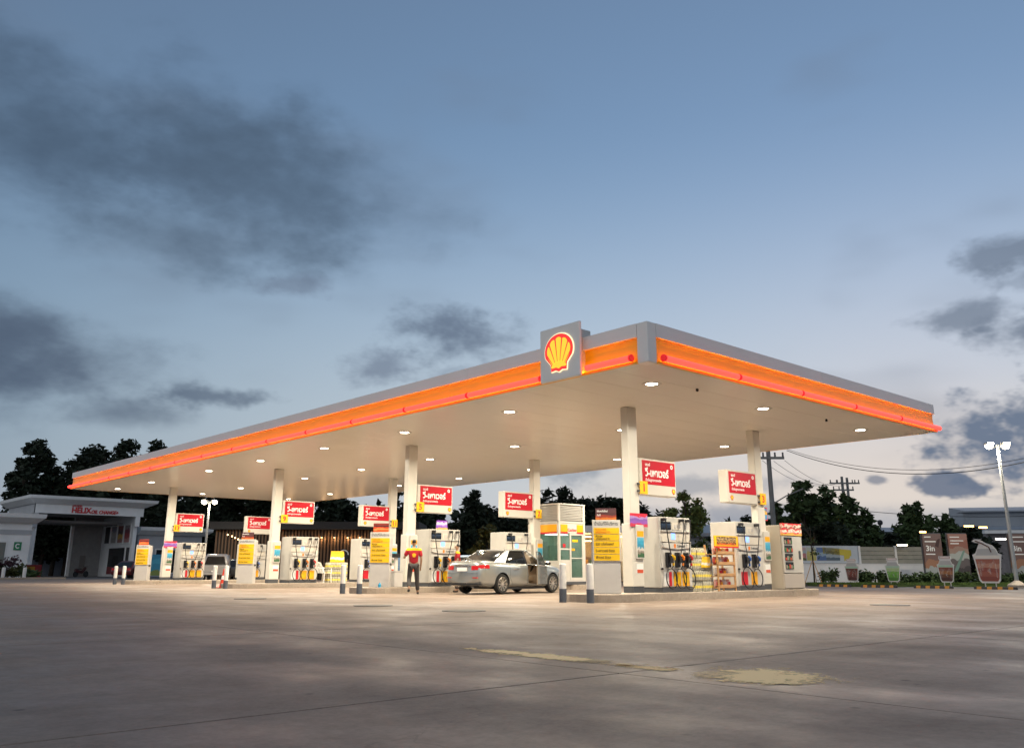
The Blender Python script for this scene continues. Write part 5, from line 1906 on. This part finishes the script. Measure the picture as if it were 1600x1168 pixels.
# wall and panel fence
D6 = 53.0
pw = gnd(1225, D6)
fr = thing('boundary_wall', 'low white wall with pale panel fence above it', 'wall', pw, FACE)
cw = (gnd(1460, D6) - pw).length
MB().bx(0, cw, 0, .2, 0, 1.12).build('wall', bwall, fr)
MB().bx(-.02, cw + .02, -.03, .23, 1.12, 1.17).build('coping', trim_m, fr)
px0 = (gnd(1346, D6) - pw).length
fence_m = mat('fence_panel', (.33, .32, .27), .7, var=.15, vscale=2)
nb = 4
for k in range(nb):
    z = 1.18 + k * .245
    for q in range(2):
        x0 = px0 + (cw - px0) * q / 2
        MB().bx(x0 + .05, x0 + (cw - px0) / 2 - .05, .06, .12, z, z + .225).build('board', fence_m, fr)
for q in range(3):
    x0 = px0 + (cw - px0) * q / 2
    MB().bx(x0 - .06, x0 + .06, .02, .16, 1.17, 2.2).build('post', trim_m, fr)
bnr = thing('wall_banner', 'pale blue banner with drinks pictures fixed above the white wall', 'banner', pw, FACE)
MB().bx(.3, px0 - .1, .06, .10, 1.19, 2.2).build('panel', mat('banner_pale', (.50, .55, .60), .5, var=.05), bnr)
for x0, x1, m in ((.5, 1.9, print_mat('print_rose', [(.1, .12, .04), (.45, .18, .18), (.35, .42, .45), (.5, .35, .33)], 4, 1)), (1.95, 2.7, print_mat('print_lemon', [(.45, .40, .12), (.5, .45, .15), (.45, .48, .4)], 4, 2)), (2.75, 3.5, print_mat('print_blue', [(.08, .14, .3), (.25, .35, .45), (.1, .16, .32)], 4, 3)), (3.5, 4.6, print_mat('print_glass', [(.08, .12, .16), (.3, .36, .4), (.12, .16, .2), (.35, .4, .42)], 5, 4))):
    sc_ = px0 / 6.2
    MB().bx(x0 * sc_, x1 * sc_, .05, .062, 1.34, 2.1).build('picture', m, bnr)
MB().prism([(px0 - 2.2, 1.75), (px0 - .5, 1.6), (px0 - .5, 1.95), (px0 - 2.2, 2.12)], 'y', .05, .062).build('picture', mat('print_yellow', (.55, .45, .05), .5), bnr)
MB().prism([(px0 - .95, 1.3), (px0 - .6, 1.5), (px0 - .6, 1.9), (px0 - .95, 1.9)], 'y', .045, .052).build('picture', MATS['print_yellow'], bnr)
# fence lamps
for k, px in enumerate((1409, 1441, 1513, 1535, 1567)):
    py = (851.5, 831, 822, 824, 842)[k]
    p = at(px, D6 - .4, py)
    l_ = thing('fence_lamp', ('flat lamp on the panel fence', 'small amber lamp at the left billboard edge', 'amber lamp above the billboards, left of a pair', 'amber lamp above the billboards, right of a pair', 'long white lamp above the big cut-out')[k], 'lamp', (p.x, p.y, p.z), FACE, 'small lamps along the fence')
    w_ = (.32, .2, .3, .26, .5)[k]
    MB().bx(-w_, w_, -.06, .06, 0, .07).build('housing', grey_dark, l_)
    MB().bx(-w_ * .95, w_ * .95, -.075, -.0605, -.03, .06).build('lens', emis(('warm_lamp', 'amber_lamp', 'amber_lamp', 'amber_lamp', 'white_lamp')[k], ((1, .8, .5), (1, .45, .12), (1, .45, .12), (1, .45, .12), (1, .92, .8))[k], (9, 14, 14, 14, 7)[k]), l_)
    MB().bx(-.03, .03, .0, .35, -.06, -.001).build('bracket', grey_dark, l_)

# billboards
bb_brown = print_mat('coffee_ad_brown', [(.32, .34, .34), (.30, .15, .09), (.17, .10, .085), (.15, .09, .08), (.16, .10, .09), (.17, .11, .10)], 2.2, .4, .4, 0, .35)
bb_cup = print_mat('coffee_ad_cup', [(.06, .05, .05), (.12, .10, .10), (.36, .38, .36), (.30, .20, .16), (.26, .11, .08), (.30, .16, .13)], 2.0, 2.4, .4, 0, .4)
for k, (p0, p1, m, lab) in enumerate(((1447, 1476, bb_brown, 'brown coffee billboard reading 3 in 1, left of the glass picture'), (1487, 1517, bb_cup, 'brown coffee billboard with a glass and straw'), (1583, 1640, bb_brown, 'brown coffee billboard reading 3 in 1 at the right edge'))):
    Dk = 49.0
    q = gnd(p0, Dk)
    wdt = (gnd(p1, Dk) - q).length
    t = thing('billboard', lab, 'billboard', q, FACE, 'coffee billboards on the right')
    MB().bx(0, wdt, 0, .12, .55, 2.75).build('board', m, t)
    MB().bx(-.05, wdt + .05, .121, .18, .5, 2.8).build('frame', grey_dark, t)
    for x in (.15, wdt - .15):
        MB().bx(x - .05, x + .05, .19, .29, 0, 2.6).build('post', galv, t)
    if k != 1:
        text('3in', .42, white_print, t, (.12, -.006, 1.95), bold=.02)
        for z, ww in ((2.55, .35), (2.30, .6), (1.62, .5)):
            MB().bx(.1, .1 + wdt * ww, -.008, -.001, z, z + .06).build('print_line', white_print, t)
        MB().prism([(wdt * .62, 2.1), (wdt * .80, 2.0), (wdt * .95, 2.5), (wdt * .80, 2.45)], 'y', -.009, -.001).build('spoon_print', mat('ad_dark', (.06, .03, .03), .5), t)
    else:
        MB().add([(wdt * .05, -.01, .6), (wdt * .25, -.01, .6), (wdt * .82, -.01, 1.85), (wdt * .72, -.01, 1.85), (wdt * .05, .0, .6), (wdt * .25, .0, .6), (wdt * .82, .0, 1.85), (wdt * .72, .0, 1.85)],
                 [(0, 1, 2, 3), (7, 6, 5, 4), (0, 4, 5, 1), (1, 5, 6, 2), (2, 6, 7, 3), (3, 7, 4, 0)]).build('straw_print', mat('straw_teal', (.16, .26, .22), .4), t)
        for z, ww in ((2.55, .5), (2.35, .7), (2.2, .45)):
            MB().bx(.1, .1 + wdt * ww, -.008, -.001, z, z + .05).build('print_line', white_print, t)

# warehouse on the right
wq = gnd(1553, 92)
wh_ = thing('warehouse', 'long grey steel warehouse beyond the billboards on the right', 'warehouse', wq, FACE + R(-14))
steel = mat('warehouse_steel', (.30, .33, .37), .5, var=.12, vscale=.3)
MB().bx(0, 34, .6, 16, 0, 4.5).build('wall', mat('warehouse_wall', (.22, .20, .20), .7, var=.2), wh_)
MB().bx(-.4, 34, 0, 1.0, 4.5, 4.85).build('gutter', trim_m, wh_)
MB().prism([(.0, 4.9), (5.0, 5.6), (5.0, 7.0), (16, 8.2), (16, 4.9)], 'x', 0, 34).build('roof', steel, wh_)
MB().bx(-1.0, 34, 4.4, 5.4, 5.4, 6.95).build('clerestory', steel, wh_)
MB().bx(-1.6, 34, 3.9, 5.6, 6.95, 7.10).build('ridge', steel, wh_)
hs = thing('house', 'small grey house half hidden by the tree behind the pumps', 'house', gnd(1092, 66), FACE)
MB().bx(-1.0, 5.2, 0, 5, 0, 3.2).build('wall', bwall2, hs)
MB().prism([(-.5, 3.2), (5.5, 3.2), (5.5, 3.45), (2.5, 4.2), (-.5, 3.45)], 'x', -1.5, 5.7).build('roof', steel, hs)
MB().bx(1.2, 2.1, -.05, .02, 1.1, 2.2).build('window', glass_dark, hs)
hs = thing('far_roof', 'far grey roof with a dark round tank on top', 'building', gnd(1402, 98), FACE)
MB().bx(-1.6, 1.2, 0, 5, 0, 5.0).build('wall', bwall2, hs)
MB().prism([(-.6, 4.9), (5.6, 4.9), (2.5, 5.5)], 'x', -2.0, 1.6).build('roof', steel, hs)
MB().lathe([(.12, -.3), (.26, -.18), (.3, 0), (.26, .18), (.12, .3)], 14, (-.3, 2.5, 6.05)).build('tank', black, hs)
MB().bx(-.36, -.24, 2.44, 2.56, 5.4, 5.78).build('tank_stand', black, hs)

# ------------------------------------------------------------------ power poles and wires
pole_m = mat('concrete_pole', (.20, .205, .20), .7, var=.15)


def power_pole(label, loc, rz, h, arms_):
    t = thing('power_pole', label, 'power pole', loc, rz)
    MB().tube([(0, 0, 0), (0, 0, h)], [.20, .14], 8).build('pole', pole_m, t)
    for z, w_ in arms_:
        a = MB().bx(-w_, w_, -.20, -.08, z, z + .16).build('crossarm', pole_m, t)
        for x in (-w_ * .93, -w_ * .4, w_ * .4, w_ * .93):
            MB().lathe([(.05, 0), (.075, .08), (.05, .16), (.075, .24), (.03, .30)], 8, (x, -.14, z + .16)).build('insulator', grey_dark, a)
    return t


p1 = gnd(1214, 58)
power_pole('concrete power pole behind the drinks machine', p1, FACE, 9.4, ((8.0, 1.0),))
pp = [o for o in bpy.data.objects if o.name.startswith('power_pole')][0]
MB().tube([(0, 0, 5.0), (.9, -.3, 5.55), (2.0, -.5, 6.0)], [.05, .04, .06], 6).build('lamp_arm', pole_m, pp)
p2 = gnd(1329, 92)
power_pole('near one of two far power poles above the trees', p2, FACE, 10.4, ((9.6, 1.4), (8.9, 1.1)))
p3 = gnd(1337, 95)
power_pole('far one of two far power poles above the trees', p3, FACE, 10.6, ((9.9, 1.3),))
wire_m = mat('wire_black', (.015, .015, .016), .6)


def wire(a, b, sag, r, label):
    a, b = Vector(a), Vector(b)
    pts = [a.lerp(b, k / 24) - Vector((0, 0, sag * 4 * (k / 24) * (1 - k / 24))) for k in range(25)]
    o_ = MB().tube(pts, r, 5).build('power_line', wire_m)
    return tag(o_, label, 'power line', 'power lines')


top1 = at(1229, 57, 701)
wire(top1, at(1700, 40, 690), 1.35, .014, 'upper black cable crossing the sky at right')
wire(top1 - Vector((0, 0, .1)), at(1700, 40, 695), 1.45, .022, 'lower thick black cable crossing the sky at right')
wire(at(1191, 57.8, 719), p2 + Vector((-1.0, .6, 9.8)), .9, .014, 'thin wire from left end of the power pole arm')
wire(at(1209, 57.8, 720), p2 + Vector((0, 0, 9.9)), .9, .014, 'thin wire from middle of the power pole arm')
wire(at(1226, 57.8, 719), p2 + Vector((1.0, -.6, 9.8)), .9, .014, 'thin wire from right end of the power pole arm')
wire(p2 + Vector((1, 0, 7.0)), at(1700, 92, 800), .6, .03, 'thin wire low over the far roofs')

# ------------------------------------------------------------------ trees
bark = mat('bark', (.05, .038, .028), .9, var=.3, vscale=3)


def leaf_mat(name, c):
    m = mat(name, c, .65, spec=.25, var=.55, vscale=.55)
    return m


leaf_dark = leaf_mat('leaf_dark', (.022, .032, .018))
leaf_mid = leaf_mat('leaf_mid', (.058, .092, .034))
leaf_lit = leaf_mat('leaf_lit', (.13, .17, .05))  # lamplight on the young tree is put into this leaf colour
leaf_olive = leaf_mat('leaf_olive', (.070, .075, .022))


def leaves(centres, radii, n, size, seed, squash=.8):
    rg = np.random.default_rng(seed)
    centres = np.array(centres)
    radii = np.array(radii)
    w_ = radii ** 2
    idx = rg.choice(len(centres), n, p=w_ / w_.sum())
    d = rg.normal(size=(n, 3))
    d /= np.linalg.norm(d, axis=1)[:, None]
    rr = radii[idx] * np.minimum(np.abs(rg.normal(size=n)) * .8, 1.15)
    p = centres[idx] + d * rr[:, None] * np.array([1, 1, squash])
    a = rg.normal(size=(n, 3))
    a[:, 2] *= .6
    a /= np.linalg.norm(a, axis=1)[:, None]
    b = np.cross(a, rg.normal(size=(n, 3)))
    b /= np.linalg.norm(b, axis=1)[:, None]
    s = size * (.6 + .8 * rg.random(n))[:, None]
    v = np.stack([p - a * s, p + b * s * .45, p + a * s, p - b * s * .45], 1).reshape(-1, 3)
    return v


def leaf_object(name, v, m, parent):
    me = bpy.data.meshes.new(name)
    n = len(v) // 4
    me.vertices.add(len(v))
    me.vertices.foreach_set('co', v.astype(np.float32).ravel())
    me.loops.add(len(v))
    me.loops.foreach_set('vertex_index', np.arange(len(v), dtype=np.int32))
    me.polygons.add(n)
    me.polygons.foreach_set('loop_start', np.arange(0, len(v), 4, dtype=np.int32))
    me.polygons.foreach_set('loop_total', np.full(n, 4, dtype=np.int32))
    me.materials.append(m)
    me.update()
    me.validate()
    o = bpy.data.objects.new(name, me)
    COL.objects.link(o)
    o.parent = parent
    return o


def tree(label, loc, h, cr, base, seed, m, n=2600, leaf=.34, shape=1.0, clumps=38, group=None, name='tree'):
    rg = random.Random(seed)
    t = thing(name, label, 'tree', loc, rg.uniform(0, 6), group)
    tr_ = MB()
    lean = (rg.uniform(-.06, .06) * h, rg.uniform(-.06, .06) * h)
    tw = .018 * h + .05
    tr_.tube([(0, 0, -.1), (lean[0] * .3, lean[1] * .3, h * .3), (lean[0] * .7, lean[1] * .7, h * .62), (lean[0], lean[1], h * .92)], [tw, tw * .8, tw * .5, tw * .12], 7)
    cs_, rs2 = [], []
    zc, hz = (base + h) / 2, (h - base) / 2
    while len(cs_) < clumps:
        x, y, z = rg.uniform(-1, 1), rg.uniform(-1, 1), rg.uniform(-1, 1)
        q = math.sqrt(x * x + y * y + z * z)
        if q > 1 or q < .25:
            continue
        taper = 1 - max(0, z) ** 2 * .4 * shape
        cs_.append((lean[0] * .8 + x * cr * .86 * taper, lean[1] * .8 + y * cr * .86 * taper, zc + z * hz * .96))
        rs2.append(rg.uniform(.15, .30) * cr)
    for k in range(min(9, clumps)):
        c = cs_[k * clumps // 9 if clumps >= 9 else k]
        zz = max(base * .7, min(c[2] - .12 * h, h * .75))
        tr_.tube([(lean[0] * zz / h, lean[1] * zz / h, zz), ((c[0] + lean[0] * zz / h) / 2, (c[1]) / 2, (zz + c[2]) / 2 + .03 * h), c], [tw * .42, tw * .26, tw * .06], 5)
    tr_.build('trunk', bark, t, smooth=60)
    leaf_object('crown', leaves(cs_, rs2, n, leaf, seed), m, t)
    return t


def ztop(py, D_):
    return at(800, D_, py).z


# (column, distance, top row, crown half width in px, base fraction, material, note)
TR = [
    (38, 100, 686, 26, .55, leaf_dark, 'thin crowned tree standing tall at far left', 1300),
    (8, 98, 715, 24, .3, leaf_dark, 'leafy tree at the left edge behind the shop', 1800),
    (62, 103, 730, 32, .1, leaf_dark, 'dark tree filling the gap right of the thin tall tree', 3000),
    (100, 105, 712, 34, .1, leaf_dark, 'dark tree left of the rounded one by the canopy corner', 3200),
    (148, 104, 704, 34, .1, leaf_dark, 'dark tree between the two rounded crowns at left', 3200),
    (80, 104, 738, 36, .12, leaf_dark, 'broad dark tree behind the service building, left one', 3000),
    (126, 108, 694, 34, .15, leaf_dark, 'dark tree with rounded top left of the canopy corner', 3200),
    (172, 106, 692, 40, .12, leaf_dark, 'broad dark tree above the canopy corner', 3400),
    (218, 107, 694, 34, .12, leaf_dark, 'dark tree just above the canopy edge at left', 3000),
    (262, 104, 720, 44, .05, leaf_dark, 'dark tree behind the farthest column', 3000),
    (318, 106, 728, 44, .05, leaf_dark, 'dark tree behind the far street lamp', 3000),
    (372, 108, 715, 46, .05, leaf_dark, 'dark tree above the white pickup', 3000),
    (430, 106, 730, 46, .05, leaf_dark, 'dark tree behind the third island column', 3000),
    (486, 108, 738, 46, .05, leaf_dark, 'dark tree above the café roof, left one', 3000),
    (528, 107, 776, 36, .05, leaf_dark, 'dark tree above the café roof, middle one', 2800),
    (574, 106, 788, 40, .05, leaf_dark, 'lower dark tree above the café roof, right one', 2800),
    (628, 104, 762, 26, .2, leaf_dark, 'slender tree between the columns of second and third islands', 1700),
    (676, 102, 800, 32, .05, leaf_dark, 'dark tree behind the purple advert card', 2600),
    (737, 100, 772, 30, .1, leaf_dark, 'tall dark tree left of the second back sign', 2800),
    (776, 102, 798, 34, .05, leaf_dark, 'dark tree behind the second back sign', 2600),
    (812, 104, 806, 36, .05, leaf_dark, 'low dark tree behind the column of sign 7', 2600),
    (862, 100, 768, 34, .05, leaf_dark, 'dark tree rising behind the cashier booth, left one', 3000),
    (902, 102, 755, 36, .05, leaf_dark, 'tallest dark tree behind the cashier booth', 3200),
    (944, 100, 762, 36, .05, leaf_dark, 'dark tree behind the front column of the nearest island', 3000),
    (990, 98, 770, 34, .05, leaf_dark, 'dark tree just right of the nearest front column', 2800),
    (1035, 92, 796, 30, .05, leaf_dark, 'dark tree low behind the nearest pump', 2400),
]
for k, (px, D_, top, hw, bf, m, lab, nl) in enumerate(TR):
    h = ztop(top, D_) + .3
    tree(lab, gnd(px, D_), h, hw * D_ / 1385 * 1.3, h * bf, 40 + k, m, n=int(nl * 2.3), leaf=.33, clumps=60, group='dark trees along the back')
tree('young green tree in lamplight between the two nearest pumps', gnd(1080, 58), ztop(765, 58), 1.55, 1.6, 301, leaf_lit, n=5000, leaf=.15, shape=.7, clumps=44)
tree('dark bush-like tree behind the snack rack', gnd(1140, 62), ztop(812, 62), 1.5, .4, 302, leaf_dark, n=1500, leaf=.24)
tree('olive conifer-like tree behind the silver sedan', gnd(760, 56), ztop(822, 56), 1.55, .1, 303, leaf_olive, n=2600, leaf=.2, shape=1.6)
RT = [
    (1222, 62, 790, 20, .2, leaf_mid, 'sparse tree around the power pole', 900),
    (1262, 64, 752, 32, .1, leaf_mid, 'large green tree right of the power pole, left crown', 3600),
    (1300, 66, 764, 36, .05, leaf_mid, 'large green tree behind the boundary wall, middle crown', 3600),
    (1340, 64, 772, 30, .05, leaf_mid, 'large green tree behind the boundary wall, right crown', 3200),
    (1362, 66, 800, 22, .05, leaf_mid, 'lower tree at the right end of the tall green group', 2200),
    (1290, 60, 812, 40, .02, leaf_dark, 'dark undergrowth tree behind the pale banner', 2600),
    (1442, 68, 780, 34, .05, leaf_mid, 'round green tree with pointed top above the billboards', 3600),
    (1490, 70, 808, 26, .05, leaf_mid, 'low green tree left of the warehouse', 2200),
    (1392, 68, 834, 40, .0, leaf_dark, 'low dark thicket tree behind the panel fence', 2200),
    (1530, 66, 826, 34, .0, leaf_dark, 'low dark thicket tree behind the large drink sign', 2000),
    (1170, 70, 815, 34, .05, leaf_dark, 'dark tree between the far column and the nearest pump', 2000),
]
for k, (px, D_, top, hw, bf, m, lab, nl) in enumerate(RT):
    h = ztop(top, D_) + .2
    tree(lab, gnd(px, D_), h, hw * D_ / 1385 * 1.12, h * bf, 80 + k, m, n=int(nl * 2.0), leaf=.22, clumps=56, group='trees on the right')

# staked sapling beside the drinks machine
sp = thing('sapling', 'bare staked sapling right of the drinks machine', 'tree', gnd(1271, 47))
MB().tube([(0, 0, 0), (.03, 0, 1.3), (.0, .02, 2.3), (.05, 0, 3.0)], [.05, .04, .03, .012], 6).build('trunk', bark, sp)
tw_ = MB()
rg = random.Random(8)
for k in range(9):
    a = rg.uniform(0, 6.28)
    z = rg.uniform(1.5, 2.6)
    tw_.tube([(.02, 0, z), (.35 * math.cos(a), .35 * math.sin(a), z + .45), (.6 * math.cos(a), .6 * math.sin(a), z + .95)], [.018, .012, .005], 5)
tw_.build('branches', bark, sp)
for a in (0.3, 2.4, 4.5):
    MB().tube([(.55 * math.cos(a), .55 * math.sin(a), 0), (.04 * math.cos(a), .04 * math.sin(a), 1.25)], .022, 6).build('stake', wood_m, sp)
leaf_object('foliage', leaves([(.2, .1, 2.4), (-.3, .1, 2.2), (.05, -.2, 1.6)], [.3, .25, .25], 160, .08, 5), leaf_mid, sp)['kind'] = 'stuff'

# hedge: clipped segments before the wall
rg = random.Random(2)
hx = 1280
k = 0
while hx < 1640:
    wpx = rg.uniform(20, 34)
    hh = rg.uniform(.55, .85)
    Dh = 47.0
    t = thing('hedge_shrub', f'clipped dark green hedge shrub, {["first", "second", "third", "fourth", "fifth", "sixth", "seventh", "eighth", "ninth", "tenth", "eleventh", "twelfth", "thirteenth", "fourteenth", "fifteenth", "sixteenth", "seventeenth", "eighteenth"][k]} from the left', 'hedge', gnd(hx + wpx / 2, Dh), FACE, 'hedge shrubs before the wall')
    w_ = wpx * Dh / 1385 / 2
    cs_ = [(rg.uniform(-w_, w_) * .85, rg.uniform(-.3, .3), rg.uniform(.2, hh - .18)) for _ in range(14)]
    leaf_object('foliage', leaves(cs_, [.24] * 14, 800, .09, 200 + k, 1.0), leaf_mid, t)
    MB().cyl((0, 0, 0), (0, 0, hh * .6), .03, n=6).build('stem', bark, t)
    hx += wpx * rg.choice((.95, 1.0, 1.0, 1.5))
    k += 1
gv = gnd(1262, 45.5)
gs = MB().bx(0, (gnd(1660, 45.5) - gv).length, -.9, 3.2, -.022, .09).build('verge', mat('verge_grass', (.045, .075, .018), .9, var=.4, vscale=2.5, bump=.6, bscale=30), None, loc=tuple(gv), rz=FACE)
tag(gs, 'narrow grass verge before the hedge', None, None, 'structure')
rgn = np.random.default_rng(6)
gl = (gnd(1660, 45.5) - gv).length
n = 9000
gx, gy = rgn.random(n) * gl, rgn.random(n) * 1.6 - .85
v = np.zeros((n, 4, 3))
ang = rgn.random(n) * 6.28
hgt = .05 + .06 * rgn.random(n)
for q, (w_, z_) in enumerate(((-.012, 0), (.012, 0), (.004, 1), (-.004, 1))):
    v[:, q, 0] = gx + w_ * np.cos(ang) * 2
    v[:, q, 1] = gy + w_ * np.sin(ang) * 2 + z_ * .02
    v[:, q, 2] = .088 + hgt * z_
g_o = leaf_object('grass', v.reshape(-1, 3), leaf_mat('grass_blade', (.06, .10, .02)), None)
g_o.location = gv
g_o.rotation_euler = (0, 0, FACE)
tag(g_o, 'short grass on the verge before the hedge', 'grass', None, 'stuff')
# shrubs before the shop at far left
for k, (px, h, m) in enumerate(((8, 1.9, mat('leaf_purple', (.06, .02, .03), .6, var=.4)), (24, 1.3, leaf_olive), (-10, 1.6, leaf_mid), (46, .8, leaf_mid))):
    t = thing('shrub', ('purple leaved shrub before the shop window', 'low yellow green shrub before the shop pillar', 'green shrub at the left edge', 'small green shrub beside the red box')[k], 'shrub', gnd(px, 74), 0, 'shrubs before the small shop')
    cs_ = [(rg.uniform(-.8, .8), rg.uniform(-.4, .4), rg.uniform(.2, h - .2)) for _ in range(10)]
    leaf_object('foliage', leaves(cs_, [.38] * 10, 700, .14, 400 + k), m, t)
    MB().cyl((0, 0, 0), (0, 0, h * .6), .04, n=6).build('stem', bark, t)
for k, px in enumerate((638, 632)):
    t = thing('shrub', ('round clipped shrub at right end of the café', 'smaller shrub at right end of the café')[k], 'shrub', gnd(px, 68 - k), 0)
    cs_ = [(rg.uniform(-.5, .5), rg.uniform(-.4, .4), rg.uniform(.2, 1.3 - k * .4)) for _ in range(10)]
    leaf_object('foliage', leaves(cs_, [.35] * 10, 700, .12, 420 + k), leaf_mid, t)
    MB().cyl((0, 0, 0), (0, 0, .6), .04, n=6).build('stem', bark, t)
# far wood that closes the horizon
rgf = np.random.default_rng(12)
cs_, rs2 = [], []
for px in np.arange(-60, 1680, 9):
    q = gnd(px, 135)
    top = 9.0 if px < 1090 else 4.5
    for _ in range(4):
        cs_.append((q.x + rgf.normal() * 1.5, q.y + rgf.normal() * 1.5, rgf.uniform(.5, top)))
        rs2.append(rgf.uniform(1.6, 2.8))
fw_ = leaf_object('far_wood', leaves(cs_, rs2, 26000, .7, 77), leaf_dark, None)
tag(fw_, 'dark far wood closing the horizon behind everything', 'wood', None, 'stuff')
